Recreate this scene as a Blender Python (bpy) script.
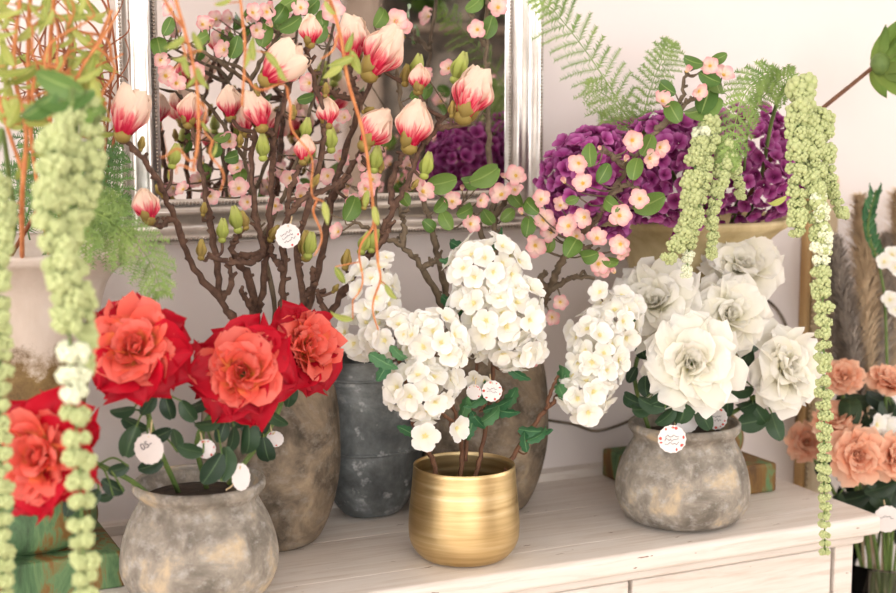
import bpy, math, random
from mathutils import Vector, Matrix, noise
random.seed(7)
for o in list(bpy.data.objects): bpy.data.objects.remove(o)
SC = bpy.context.scene
COL = SC.collection
V = Vector
PI = math.pi

# ------------------------------------------------------------------ camera
FPX = 1450.0
YAW = math.radians(25)
PITCH = math.atan(196 / FPX)
ZT = 0.85                      # table top height
ZC = ZT + 0.55                 # camera height
FW = V((math.sin(YAW) * math.cos(PITCH), math.cos(YAW) * math.cos(PITCH), -math.sin(PITCH)))
RT = V((math.cos(YAW), -math.sin(YAW), 0))
UP = RT.cross(FW)
EYE = V((0, 0, ZC))
cam = bpy.data.cameras.new('camera')
cam_o = bpy.data.objects.new('camera', cam)
COL.objects.link(cam_o)
cam.sensor_width = 36
cam.lens = 36 * FPX / 896
cam.clip_start = 0.05
m = Matrix((RT, UP, -FW)).transposed().to_4x4()
m.translation = EYE
cam_o.matrix_world = m
cam.dof.use_dof = True
cam.dof.focus_distance = 1.74
cam.dof.aperture_fstop = 3.9
SC.camera = cam_o

# ------------------------------------------------------------------ world, lights, exposure
SC.view_settings.view_transform = 'Standard'
SC.view_settings.look = 'None'
SC.view_settings.exposure = 0.08
SC.view_settings.gamma = 1
SC.view_settings.use_curve_mapping = False
w = bpy.data.worlds.new('sky')
SC.world = w
w.use_nodes = True
w.node_tree.nodes['Background'].inputs[0].default_value = (0.93, 0.96, 1.0, 1)
w.node_tree.nodes['Background'].inputs[1].default_value = 1.0

def area(name, loc, target, sx, sy, power, color):
    l = bpy.data.lights.new(name, 'AREA')
    l.shape = 'RECTANGLE'; l.size = sx; l.size_y = sy; l.energy = power; l.color = color
    o = bpy.data.objects.new(name, l)
    COL.objects.link(o)
    o.location = loc
    o.rotation_euler = (V(target) - V(loc)).to_track_quat('-Z', 'Y').to_euler()
    return o
# daylight entering by the windows of the rear, left and right walls
area('daylight_rear', (-0.35, -2.93, 1.80), (-0.35, 0, 1.62), 3.2, 1.6, 92, (1.0, 0.98, 0.96))
area('daylight_left', (-2.13, -0.1, 1.75), (0, 0.2, 1.4), 2.2, 1.5, 60, (1.0, 0.98, 0.965))
area('daylight_right', (3.63, -0.2, 1.70), (0, 0.3, 1.2), 2.2, 1.6, 40, (1.0, 0.98, 0.96))

# ------------------------------------------------------------------ colour and material helpers
def lin(c):
    return tuple((x / 12.92 if x <= 0.04045 else ((x + 0.055) / 1.055) ** 2.4) for x in [k / 255 for k in c]) + (1,)

def new_mat(name, rough=0.6, metal=0.0, spec=0.4):
    mt = bpy.data.materials.new(name)
    mt.use_nodes = True
    b = mt.node_tree.nodes['Principled BSDF']
    b.inputs['Roughness'].default_value = rough
    b.inputs['Metallic'].default_value = metal
    b.inputs['Specular IOR Level'].default_value = spec
    return mt, mt.node_tree, b

def ramp(nt, fac, stops):
    r = nt.nodes.new('ShaderNodeValToRGB')
    e = r.color_ramp.elements
    while len(e) < len(stops): e.new(0.5)
    for k, (p, c) in zip(e, stops):
        k.position = p; k.color = lin(c)
    nt.links.new(fac, r.inputs[0])
    return r.outputs[0]

def mapping(nt, scale=(1, 1, 1), kind='Object'):
    tc = nt.nodes.new('ShaderNodeTexCoord')
    mp = nt.nodes.new('ShaderNodeMapping')
    mp.inputs['Scale'].default_value = scale
    nt.links.new(tc.outputs[kind], mp.inputs[0])
    return mp.outputs[0]

def tex_noise(nt, vec, scale, detail=4, rough=0.6, dist=0.0):
    n = nt.nodes.new('ShaderNodeTexNoise')
    n.inputs['Scale'].default_value = scale
    n.inputs['Detail'].default_value = detail
    n.inputs['Roughness'].default_value = rough
    n.inputs['Distortion'].default_value = dist
    if vec is not None: nt.links.new(vec, n.inputs['Vector'])
    return n.outputs['Fac']

def mix(nt, fac, a, b, mode='MIX'):
    n = nt.nodes.new('ShaderNodeMix')
    n.data_type = 'RGBA'; n.blend_type = mode
    for i, v in ((0, fac), (6, a), (7, b)):
        if isinstance(v, (int, float)): n.inputs[i].default_value = v
        elif isinstance(v, tuple): n.inputs[i].default_value = v
        else: nt.links.new(v, n.inputs[i])
    return n.outputs[2]

def math_n(nt, op, a, b=0.0, clamp=False):
    n = nt.nodes.new('ShaderNodeMath'); n.operation = op; n.use_clamp = clamp
    for i, v in ((0, a), (1, b)):
        if isinstance(v, (int, float)): n.inputs[i].default_value = v
        else: nt.links.new(v, n.inputs[i])
    return n.outputs[0]

def bump(nt, b, h, strength=0.3, dist=0.01):
    n = nt.nodes.new('ShaderNodeBump')
    n.inputs['Strength'].default_value = strength
    n.inputs['Distance'].default_value = dist
    nt.links.new(h, n.inputs['Height'])
    nt.links.new(n.outputs[0], b.inputs['Normal'])

def simple(name, c1, c2, scale=20, rough=0.6, metal=0.0, bmp=0.0, stretch=(1, 1, 1), spec=0.4):
    mt, nt, b = new_mat(name, rough, metal, spec)
    f = tex_noise(nt, mapping(nt, stretch), scale)
    nt.links.new(ramp(nt, f, [(0.3, c1), (0.7, c2)]), b.inputs['Base Color'])
    if bmp: bump(nt, b, f, bmp, 0.004)
    return mt

def par(nt):
    a = nt.nodes.new('ShaderNodeAttribute'); a.attribute_name = 'par'
    s = nt.nodes.new('ShaderNodeSeparateXYZ')
    nt.links.new(a.outputs['Vector'], s.inputs[0])
    return s.outputs        # u (-1..1), v (0..1 along the petal), spare

def rnd(nt):
    return nt.nodes.new('ShaderNodeObjectInfo').outputs['Random']

def petal_mat(name, stops, rough=0.55, streak=0.0, vary=0.12, sss=0.0, transl=0.25):
    """colour runs along the petal; optional lengthwise streaks; small difference petal to petal"""
    mt, nt, b = new_mat(name, rough, 0, 0.25)
    u, v, _ = par(nt)
    fac = v
    if streak:
        cb = nt.nodes.new('ShaderNodeCombineXYZ')
        nt.links.new(math_n(nt, 'MULTIPLY', u, 9.0), cb.inputs[0])
        nt.links.new(math_n(nt, 'MULTIPLY', v, 1.6), cb.inputs[1])
        nt.links.new(math_n(nt, 'MULTIPLY', rnd(nt), 40.0), cb.inputs[2])
        n = tex_noise(nt, cb.outputs[0], 1.0, 3)
        fac = math_n(nt, 'ADD', v, math_n(nt, 'MULTIPLY', math_n(nt, 'SUBTRACT', n, 0.5), streak))
    col = ramp(nt, fac, stops)
    k = math_n(nt, 'ADD', math_n(nt, 'MULTIPLY', rnd(nt), vary), 1.0 - vary)
    cc = nt.nodes.new('ShaderNodeCombineXYZ')
    for i in range(3): nt.links.new(k, cc.inputs[i])
    col = mix(nt, 1.0, col, cc.outputs[0], 'MULTIPLY')
    nt.links.new(col, b.inputs['Base Color'])
    if transl:
        t = nt.nodes.new('ShaderNodeBsdfTranslucent')
        nt.links.new(col, t.inputs[0])
        ms = nt.nodes.new('ShaderNodeMixShader')
        ms.inputs[0].default_value = transl
        nt.links.new(b.outputs[0], ms.inputs[1]); nt.links.new(t.outputs[0], ms.inputs[2])
        nt.links.new(ms.outputs[0], nt.nodes['Material Output'].inputs[0])
    return mt

def leaf_mat(name, c1, c2, rib, rough=0.45, transl=0.15):
    mt, nt, b = new_mat(name, rough, 0, 0.35)
    u, v, _ = par(nt)
    f = tex_noise(nt, mapping(nt), 60, 3)
    col = ramp(nt, math_n(nt, 'ADD', math_n(nt, 'MULTIPLY', f, 0.6), math_n(nt, 'MULTIPLY', rnd(nt), 0.4)), [(0.25, c1), (0.75, c2)])
    r = math_n(nt, 'LESS_THAN', math_n(nt, 'ABSOLUTE', u), 0.07)
    col = mix(nt, math_n(nt, 'MULTIPLY', r, 0.6), col, lin(rib))
    nt.links.new(col, b.inputs['Base Color'])
    t = nt.nodes.new('ShaderNodeBsdfTranslucent')
    nt.links.new(col, t.inputs[0])
    ms = nt.nodes.new('ShaderNodeMixShader'); ms.inputs[0].default_value = transl
    nt.links.new(b.outputs[0], ms.inputs[1]); nt.links.new(t.outputs[0], ms.inputs[2])
    nt.links.new(ms.outputs[0], nt.nodes['Material Output'].inputs[0])
    return mt

M = {}
def mk_wall():
    mt, nt, b = new_mat('wall_plaster', 0.9, 0, 0.2)
    f = tex_noise(nt, mapping(nt), 3, 5)
    nt.links.new(ramp(nt, f, [(0.3, (226, 216, 213)), (0.7, (231, 221, 217))]), b.inputs['Base Color'])
    bump(nt, b, tex_noise(nt, mapping(nt), 90, 3), 0.05, 0.003)
    return mt
M['wall'] = mk_wall()
M['ceil'] = simple('ceiling_paint', (240, 238, 236), (244, 242, 240), 4, 0.9)
M['floor'] = simple('floor_boards', (196, 178, 158), (216, 200, 180), 3, 0.6, stretch=(1, 9, 1))

def mk_paint():
    mt, nt, b = new_mat('worn_white_paint', 0.42, 0, 0.4)
    g = tex_noise(nt, mapping(nt, (1.2, 16, 16)), 6, 6, 0.65, 0.6)
    big = tex_noise(nt, mapping(nt, (1, 2.2, 2.2)), 4.5, 4)
    col = ramp(nt, g, [(0.28, (198, 184, 172)), (0.5, (218, 209, 201)), (0.75, (226, 219, 213))])
    col = mix(nt, ramp(nt, big, [(0.42, (0, 0, 0)), (0.7, (105, 105, 105))]), col, lin((217, 197, 180)))
    chip = tex_noise(nt, mapping(nt, (6, 26, 26)), 5, 3, 0.6)
    col = mix(nt, ramp(nt, chip, [(0.70, (0, 0, 0)), (0.72, (255, 255, 255))]), col, lin((128, 98, 78)))
    nt.links.new(col, b.inputs['Base Color'])
    bump(nt, b, g, 0.12, 0.003)
    return mt
M['paint'] = mk_paint()

def mk_stone(name, tones, sc):
    mt, nt, b = new_mat(name, 0.75, 0, 0.3)
    a = tex_noise(nt, mapping(nt), 9 * sc, 6, 0.65, 0.4)
    d = tex_noise(nt, mapping(nt, (1, 1, 1.3)), 26 * sc, 5, 0.7)
    col = ramp(nt, a, [(0.34, tones[0]), (0.45, tones[1]), (0.55, tones[2]), (0.66, tones[3])])
    col = mix(nt, ramp(nt, d, [(0.5, (0, 0, 0)), (0.68, (190, 190, 190))]), col, lin(tones[4]))
    col = mix(nt, ramp(nt, tex_noise(nt, mapping(nt), 70, 2), [(0.28, (140, 140, 140)), (0.36, (0, 0, 0))]), col, lin(tones[0]))
    nt.links.new(col, b.inputs['Base Color'])
    bump(nt, b, d, 0.35, 0.004)
    return mt
M['stone'] = mk_stone('weathered_stoneware', [(104, 97, 88), (128, 120, 110), (152, 143, 131), (188, 168, 140), (188, 184, 180)], 2.4)
M['stone_dark'] = mk_stone('aged_clay', [(66, 58, 48), (96, 85, 72), (124, 109, 92), (152, 135, 112), (150, 142, 132)], 1.9)

def mk_zinc():
    mt, nt, b = new_mat('galvanised_zinc', 0.5, 0.55, 0.5)
    a = tex_noise(nt, mapping(nt), 11, 6, 0.7, 0.3)
    v = nt.nodes.new('ShaderNodeTexVoronoi'); v.inputs['Scale'].default_value = 90
    nt.links.new(mapping(nt), v.inputs['Vector'])
    col = ramp(nt, a, [(0.36, (80, 84, 85)), (0.48, (104, 109, 110)), (0.58, (130, 136, 138)), (0.7, (196, 200, 202))])
    
    col = mix(nt, ramp(nt, tex_noise(nt, mapping(nt), 45, 3), [(0.6, (0, 0, 0)), (0.7, (200, 200, 200))]), col, lin((205, 208, 210)))
    nt.links.new(col, b.inputs['Base Color'])
    return mt
M['zinc'] = mk_zinc()

def mk_gold():
    mt, nt, b = new_mat('brushed_brass', 0.3, 1.0)
    g = tex_noise(nt, mapping(nt, (1.2, 1.2, 26)), 7, 4, 0.5)
    nt.links.new(ramp(nt, g, [(0.25, (188, 160, 110)), (0.55, (213, 188, 140)), (0.8, (229, 210, 170))]), b.inputs['Base Color'])
    nt.links.new(math_n(nt, 'ADD', math_n(nt, 'MULTIPLY', g, 0.28), 0.27), b.inputs['Roughness'])
    bump(nt, b, g, 0.12, 0.002)
    return mt
M['gold'] = mk_gold()

def mk_urn(name, z0, z1, pale, brownness=0.0):
    """distressed layers of paint: pale at the flare, brown speckle, flaking green below"""
    mt, nt, b = new_mat(name, 0.65, 0, 0.35)
    tc = nt.nodes.new('ShaderNodeTexCoord')
    sp = nt.nodes.new('ShaderNodeSeparateXYZ'); nt.links.new(tc.outputs['Object'], sp.inputs[0])
    n1 = tex_noise(nt, mapping(nt), 30, 5, 0.7)
    n2 = tex_noise(nt, mapping(nt, (1, 1, 0.35)), 26, 5, 0.65, 0.5)
    n2 = math_n(nt, 'ADD', n2, brownness)
    green = ramp(nt, n2, [(0.32, (48, 66, 44)), (0.47, (76, 106, 70)), (0.55, (98, 126, 84)), (0.62, (124, 92, 48)), (0.78, (92, 66, 38))])
    brown = ramp(nt, n1, [(0.3, (84, 62, 38)), (0.55, (132, 108, 68)), (0.75, (176, 156, 118))])
    z = math_n(nt, 'ADD', sp.outputs[2], math_n(nt, 'MULTIPLY', math_n(nt, 'SUBTRACT', n1, 0.5), 0.16))
    k1 = math_n(nt, 'MULTIPLY', math_n(nt, 'SUBTRACT', z, z0), 25, True)
    k2 = math_n(nt, 'MULTIPLY', math_n(nt, 'SUBTRACT', z, z1), 30, True)
    col = mix(nt, k1, green, brown)
    pal = ramp(nt, tex_noise(nt, mapping(nt, (2, 2, 0.6)), 12, 4), [(0.3, pale[0]), (0.7, pale[1])])
    col = mix(nt, k2, col, pal)
    nt.links.new(col, b.inputs['Base Color'])
    bump(nt, b, n1, 0.4, 0.004)
    return mt
M['urn_a'] = mk_urn('flaking_paint_grey', 0.17, 0.25, ((190, 174, 160), (208, 196, 186)), 0.04)
M['urn_b'] = mk_urn('flaking_paint_cream', 0.14, 0.2, ((168, 148, 104), (206, 188, 146)), 0.1)
M['silver'] = simple('silver_leaf', (196, 188, 180), (226, 220, 214), 30, 0.28, 0.85)
M['silver_dark'] = simple('antique_silver', (150, 138, 126), (190, 180, 170), 30, 0.35, 0.85)
mt, nt, b = new_mat('mirror_glass', 0.015, 1.0); b.inputs['Base Color'].default_value = (0.86, 0.86, 0.87, 1); M['mirror'] = mt
mt, nt, b = new_mat('clear_glass', 0.02, 0, 0.5); b.inputs['Transmission Weight'].default_value = 1; b.inputs['IOR'].default_value = 1.2
b.inputs['Base Color'].default_value = (0.93, 0.96, 0.95, 1); M['glass'] = mt
M['soil'] = simple('dark_soil', (38, 30, 24), (66, 54, 42), 60, 0.95, bmp=0.5)
M['cream_wood'] = simple('cream_limed_wood', (198, 172, 132), (228, 212, 184), 18, 0.6, bmp=0.2, stretch=(1, 1, 0.25))
M['gilt_wood'] = simple('gilt_wood', (168, 128, 78), (206, 172, 122), 22, 0.5, bmp=0.2, stretch=(1, 1, 0.25))
M['wood'] = simple('brown_wood', (140, 122, 106), (170, 152, 136), 8, 0.6, stretch=(8, 1, 1))
M['white_frame'] = simple('window_paint', (232, 230, 226), (240, 238, 234), 8, 0.5)
M['paper'] = simple('tag_paper', (216, 208, 206), (230, 224, 222), 40, 0.8)
M['ink'] = simple('pencil_ink', (70, 66, 72), (90, 86, 92), 40, 0.8)
M['red_ink'] = simple('red_print', (196, 70, 64), (214, 100, 90), 40, 0.8)
M['twine'] = simple('twine', (206, 180, 136), (226, 206, 168), 90, 0.9)
# plants
M['red_out'] = petal_mat('rose_petal_red', [(0, (200, 26, 40)), (0.45, (208, 16, 44)), (1, (188, 4, 36))], vary=0.28)
M['red_in'] = petal_mat('rose_petal_coral', [(0, (252, 192, 76)), (0.36, (251, 150, 88)), (0.65, (244, 100, 84)), (1, (249, 130, 116))], vary=0.16, transl=0.35)
M['white_petal'] = petal_mat('rose_petal_white', [(0, (238, 232, 160)), (0.3, (249, 245, 226)), (1, (252, 249, 243))], vary=0.03, transl=0.42)
M['white_floret'] = petal_mat('floret_white', [(0, (242, 228, 130)), (0.18, (250, 246, 230)), (1, (251, 249, 247))], vary=0.04, transl=0.35)
M['pink_floret'] = petal_mat('floret_pink', [(0, (250, 214, 96)), (0.2, (252, 226, 204)), (0.6, (250, 212, 206)), (1, (240, 164, 170))], vary=0.1)
M['peach'] = petal_mat('rose_petal_peach', [(0, (222, 92, 60)), (0.35, (244, 166, 128)), (1, (251, 208, 180))], vary=0.08, transl=0.4)
M['magnolia'] = petal_mat('magnolia_petal', [(0, (190, 20, 56)), (0.18, (212, 44, 78)), (0.36, (236, 140, 140)), (0.52, (248, 214, 196)), (1, (250, 226, 204))], streak=0.9, vary=0.08)
M['purple'] = petal_mat('hydrangea_petal', [(0, (124, 34, 92)), (0.5, (176, 66, 146)), (1, (208, 128, 188))], vary=0.35)
M['bud_green'] = petal_mat('bud_green', [(0, (140, 150, 70)), (0.6, (186, 196, 100)), (1, (206, 208, 130))], vary=0.2)
M['bud_tan'] = petal_mat('bud_tan', [(0, (120, 100, 50)), (0.6, (158, 136, 72)), (1, (180, 160, 92))], vary=0.2, transl=0.05)
M['yellow'] = simple('stamen_yellow', (226, 180, 60), (240, 208, 110), 200, 0.7)
M['pale_yellow'] = simple('stamen_pale', (238, 222, 150), (246, 236, 190), 200, 0.7)
M['bract'] = petal_mat('bract_green', [(0, (120, 138, 62)), (0.6, (112, 140, 62)), (1, (96, 124, 58))], vary=0.25)
M['leaf_rose'] = leaf_mat('rose_leaf', (30, 52, 36), (58, 84, 56), (92, 116, 80))
M['leaf_apple'] = leaf_mat('apple_leaf', (70, 104, 44), (114, 142, 66), (146, 166, 96))
M['leaf_white'] = leaf_mat('blossom_leaf', (38, 88, 56), (84, 130, 84), (120, 158, 110))
M['leaf_pale'] = leaf_mat('willow_leaf', (126, 142, 60), (184, 190, 104), (214, 206, 130), transl=0.3)
M['leaf_mid'] = leaf_mat('broad_leaf', (72, 106, 48), (112, 140, 70), (160, 180, 110))
M['leaf_dark'] = leaf_mat('dark_leaf', (26, 42, 30), (50, 70, 46), (70, 90, 62))
M['fern'] = simple('fern_green', (92, 122, 58), (142, 164, 88), 30, 0.6)
M['fern_dark'] = simple('fern_dark_green', (62, 98, 48), (104, 136, 70), 30, 0.6)
M['amaranth'] = simple('amaranth_green', (160, 172, 108), (206, 211, 160), 160, 0.7, bmp=0.3)
M['amaranth_pale'] = simple('amaranth_pale', (212, 218, 176), (238, 238, 218), 160, 0.7, bmp=0.3)
M['stem_green'] = simple('green_stem', (78, 104, 52), (112, 132, 68), 40, 0.6)
M['stem_brown'] = simple('brown_stem', (88, 58, 42), (120, 82, 58), 60, 0.75, bmp=0.3)
M['bark'] = simple('magnolia_bark', (66, 46, 38), (112, 84, 68), 90, 0.85, bmp=0.8)
M['bark_grey'] = simple('apple_bark', (84, 70, 56), (126, 110, 90), 80, 0.85, bmp=0.6)
M['willow'] = simple('willow_bark', (176, 100, 54), (212, 142, 88), 60, 0.6)
M['willow_dark'] = simple('willow_bark_dark', (112, 62, 40), (160, 92, 54), 60, 0.7)
M['pampas'] = simple('pampas_plume', (196, 172, 142), (226, 204, 172), 60, 0.9)
M['pampas_grey'] = simple('grey_plume', (140, 130, 122), (196, 182, 168), 60, 0.9)

# ------------------------------------------------------------------ geometry helpers
def ray(px, py):
    return FW + RT * ((px - 448) / FPX) + UP * ((296.5 - py) / FPX)
def P(px, py, Y):
    """point on the plane y = Y parallel to the back wall that is seen at this pixel"""
    r = ray(px, py)
    return EYE + r * (Y / r.y)
def depth(p): return (p - EYE).dot(FW)
def M_(px, p): return px * depth(p) / FPX          # pixels to metres at a point
def S(dx, dy, dz=0): return (RT * dx - UP * dy - FW * dz)   # picture-aligned vector: right, down, towards the viewer

class Geo:
    def __init__(s): s.v = []; s.f = []; s.p = []
    def add(s, vs, fs, ps=None):
        n = len(s.v)
        s.v += [V(x) for x in vs]; s.f += [tuple(i + n for i in f) for f in fs]
        s.p += ps if ps else [(0, 0, 0)] * len(vs)
        return s
    def merge(s, g, mat=None):
        return s.add([mat @ x for x in g.v] if mat else g.v, g.f, list(g.p))
    def mesh(s, name, mat, smooth=True, off=None):
        me = bpy.data.meshes.new(name)
        me.from_pydata([tuple(x - off) if off else tuple(x) for x in s.v], [], s.f)
        a = me.attributes.new('par', 'FLOAT_VECTOR', 'POINT')
        a.data.foreach_set('vector', [c for q in s.p for c in q])
        for x in (mat if isinstance(mat, list) else [mat]): me.materials.append(x)
        if smooth: me.polygons.foreach_set('use_smooth', [True] * len(me.polygons))
        me.update()
        return me

def link(name, data, parent=None, mtx=None):
    o = bpy.data.objects.new(name, data)
    COL.objects.link(o)
    if parent: o.parent = parent
    if mtx is not None: o.matrix_basis = mtx
    return o
def tag(o, label, cat, group=None):
    o['label'] = label; o['category'] = cat
    if group: o['group'] = group
    return o
def thing(name, label, cat, loc, group=None):
    o = link(name, None); o.location = loc; o.empty_display_size = 0.02
    return tag(o, label, cat, group)
def part(name, g, mat, root, smooth=True):
    """g in world coordinates; root is unrotated"""
    return link(name, g.mesh(name, mat, smooth, V(root.location)), root)
def struct(name, g, mat, parent=None, smooth=False):
    o = link(name, g.mesh(name, mat, smooth), parent)
    if not parent: o['kind'] = 'structure'
    return o

def box(g, a, b):
    (x0, y0, z0), (x1, y1, z1) = a, b
    return g.add([(x0, y0, z0), (x1, y0, z0), (x1, y1, z0), (x0, y1, z0), (x0, y0, z1), (x1, y0, z1), (x1, y1, z1), (x0, y1, z1)],
                 [(0, 3, 2, 1), (4, 5, 6, 7), (0, 1, 5, 4), (1, 2, 6, 5), (2, 3, 7, 6), (3, 0, 4, 7)])
def bevel_obj(o, wd, seg=2):
    md = o.modifiers.new('bevel', 'BEVEL'); md.width = wd; md.segments = seg; md.limit_method = 'ANGLE'
    return o
def lathe(g, prof, c=(0, 0, 0), n=48, sx=1, sy=1, wob=0.0, seed=0):
    """prof: list of (r, z) from the bottom centre round to the inside"""
    vs = []; fs = []
    for j, (r, z) in enumerate(prof):
        for i in range(n):
            a = 2 * PI * i / n
            k = 1 + (wob * noise.noise(V((math.cos(a) * 1.7, math.sin(a) * 1.7, z * 14 + seed))) if wob else 0)
            vs.append((c[0] + r * k * sx * math.cos(a), c[1] + r * k * sy * math.sin(a), c[2] + z))
    for j in range(len(prof) - 1):
        for i in range(n):
            i2 = (i + 1) % n
            fs.append((j * n + i, j * n + i2, (j + 1) * n + i2, (j + 1) * n + i))
    return g.add(vs, fs)
def smooth_prof(pts, sub=5):
    return [(q.x, q.y) for q in crom([V((r, z, 0)) for r, z in pts], sub)]
def crom(pts, sub=6):
    pts = [V(p) for p in pts]
    if len(pts) < 3: 
        return [pts[0].lerp(pts[1], i / sub) for i in range(sub + 1)]
    out = []
    q = [pts[0] * 2 - pts[1]] + pts + [pts[-1] * 2 - pts[-2]]
    for i in range(1, len(q) - 2):
        a, b_, c, d = q[i - 1:i + 3]
        for k in range(sub):
            t = k / sub
            out.append(0.5 * ((2 * b_) + (c - a) * t + (2 * a - 5 * b_ + 4 * c - d) * t * t + (3 * b_ - a - 3 * c + d) * t ** 3))
    out.append(pts[-1])
    return out
def tube(g, pts, r0, r1, n=6, knob=0.0, cap=True, rs=None):
    """tapering tube along a smoothed path; knob adds bark swellings"""
    N = len(pts)
    t0 = (pts[1] - pts[0]).normalized()
    nx = t0.orthogonal().normalized()
    vs = []; fs = []
    for i, p in enumerate(pts):
        t = (pts[min(i + 1, N - 1)] - pts[max(i - 1, 0)])
        t = t.normalized() if t.length > 1e-9 else t0
        nx = (nx - t * nx.dot(t)).normalized(); ny = t.cross(nx)
        r = r0 + (r1 - r0) * i / (N - 1)
        if knob: r *= 1 + knob * (random.random() - 0.35)
        for k in range(n):
            a = 2 * PI * k / n
            vs.append(p + nx * (r * math.cos(a)) + ny * (r * math.sin(a)))
    for i in range(N - 1):
        for k in range(n):
            k2 = (k + 1) % n
            fs.append((i * n + k, i * n + k2, (i + 1) * n + k2, (i + 1) * n + k))
    if cap:
        fs.append(tuple(range(n - 1, -1, -1))); fs.append(tuple((N - 1) * n + k for k in range(n)))
    return g.add(vs, fs)
def blob(g, c, rx, ry=None, rz=None, n=10, mlat=6, par_v=True, mtx=None):
    ry = ry or rx; rz = rz or rx
    vs = []; fs = []; ps = []
    for j in range(mlat + 1):
        th = PI * j / mlat
        for i in range(n):
            a = 2 * PI * i / n
            q = V((rx * math.sin(th) * math.cos(a), ry * math.sin(th) * math.sin(a), -rz * math.cos(th)))
            vs.append((mtx @ q if mtx else q) + V(c)); ps.append((0, j / mlat, 0))
    for j in range(mlat):
        for i in range(n):
            i2 = (i + 1) % n
            fs.append((j * n + i, j * n + i2, (j + 1) * n + i2, (j + 1) * n + i))
    return g.add(vs, fs, ps)

def orient(loc, zdir, xdir, sc=1.0):
    z = zdir.normalized()
    x = (xdir - z * xdir.dot(z))
    x = x.normalized() if x.length > 1e-6 else z.orthogonal().normalized()
    y = z.cross(x)
    mm = Matrix((x, y, z)).transposed().to_4x4()
    return Matrix.Translation(loc) @ mm @ Matrix.Diagonal((sc, sc, sc, 1))

def petal(L=1.0, W=1.0, phi0=0.0, phi1=0.0, tipcurl=0.0, cup=0.2, ruf=0.0, prof='round', seed=0, nu=6, nv=7, base=0.2):
    """a petal or leaf growing along +Z, outer face to +X; phi angles bend it outwards along its length"""
    g = Geo(); vs = []; fs = []; ps = []
    x = z = 0.0
    for j in range(nv + 1):
        v = j / nv
        ph = phi0 + (phi1 - phi0) * v + tipcurl * max(0, v - 0.6) ** 1.5 / 0.253
        if j:
            x += math.sin(ph) * L / nv; z += math.cos(ph) * L / nv
        if prof == 'round': wd = base + (1 - base) * math.sin(min(v / 0.66, 1) * PI / 2) if v < 0.66 else math.sqrt(max(0, 1 - ((v - 0.66) / 0.36) ** 2.4))
        elif prof == 'point': wd = math.sin(PI * min(1, v * 0.97 + 0.03) ** 0.8) ** 0.85 * (1 - 0.15 * v)
        elif prof == 'kite': wd = base + (1 - base) * (v / 0.6) ** 0.8 if v < 0.6 else (1 - ((v - 0.6) / 0.42) ** 1.5)
        elif prof == 'oval': wd = math.sin(PI * (0.04 + 0.93 * v)) ** 0.62
        elif prof == 'dent': wd = (math.sin(PI * min(1, v * 0.97 + 0.03) ** 0.75) ** 0.8) * (1.0 if j % 2 else 0.72)
        wd = max(wd, 0.02) * W / 2
        for i in range(nu + 1):
            u = -1 + 2 * i / nu
            rr = ruf * noise.noise(V((u * 1.9, v * 2.6, seed * 7.3))) * L * (0.25 + v)
            ins = cup * u * u * W / 2 * (0.4 + 0.6 * math.sin(PI * min(v + 0.1, 1))) + rr
            vs.append((x - math.cos(ph) * ins, u * wd * (1 - 0.12 * abs(cup)), z + math.sin(ph) * ins))
            ps.append((u, v, seed))
    for j in range(nv):
        for i in range(nu):
            a = j * (nu + 1) + i
            fs.append((a, a + 1, a + nu + 2, a + nu + 1))
    return g.add(vs, fs, ps)

# ------------------------------------------------------------------ shared plant meshes
R_ = math.radians
LEAF = {}
for k, (mat, pf, W, cup) in dict(rose=('leaf_rose', 'oval', 0.66, 0.25), apple=('leaf_apple', 'oval', 0.74, 0.2), white=('leaf_white', 'dent', 0.5, 0.3),
                                 pale=('leaf_pale', 'point', 0.34, 0.3), mid=('leaf_mid', 'oval', 0.55, 0.3), dark=('leaf_dark', 'oval', 0.6, 0.25),
                                 bract=('bract', 'point', 0.42, 0.5), whitefan=('leaf_white', 'point', 0.36, 0.3)).items():
    LEAF[k] = [petal(1, W, R_(-12), R_(22 + 12 * s), 0.25 * s, cup, 0.05, pf, s + 3, 4, 8).mesh('leaf_' + k, M[mat]) for s in range(3)]

def leaf(root, kind, p, d, length, face=None, name='leaf'):
    face = face if face is not None else (-FW + UP * 0.5 + V((random.uniform(-.5, .5), random.uniform(-.5, .5), random.uniform(-.3, .5))))
    return link(name, random.choice(LEAF[kind]), root, orient(p - V(root.location), d, face, length))

ROSE = {}
def rose_meshes(key, mo, mi, outer_prof):
    ROSE[key] = dict(
        core=[petal(1, 0.95, R_(-14), R_(6), 0.1, 0.75, 0.10, 'round', s, 6, 6, 0.4).mesh(key + '_petal_core', mi) for s in range(2)],
        mid=[petal(1, 1.05, R_(-6), R_(10), 0.6, 0.5, 0.26, 'round', s + 5, 6, 7, 0.35).mesh(key + '_petal_mid', mi) for s in range(3)],
        out=[petal(1, 1.15, R_(-10), R_(14), 0.8, 0.3, 0.26, outer_prof, s + 11, 6, 7, 0.35).mesh(key + '_petal_outer', mo) for s in range(3)])
rose_meshes('red', M['red_out'], M['red_in'], 'kite')
rose_meshes('white', M['white_petal'], M['white_petal'], 'round')
rose_meshes('peach', M['peach'], M['peach'], 'round')

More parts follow.
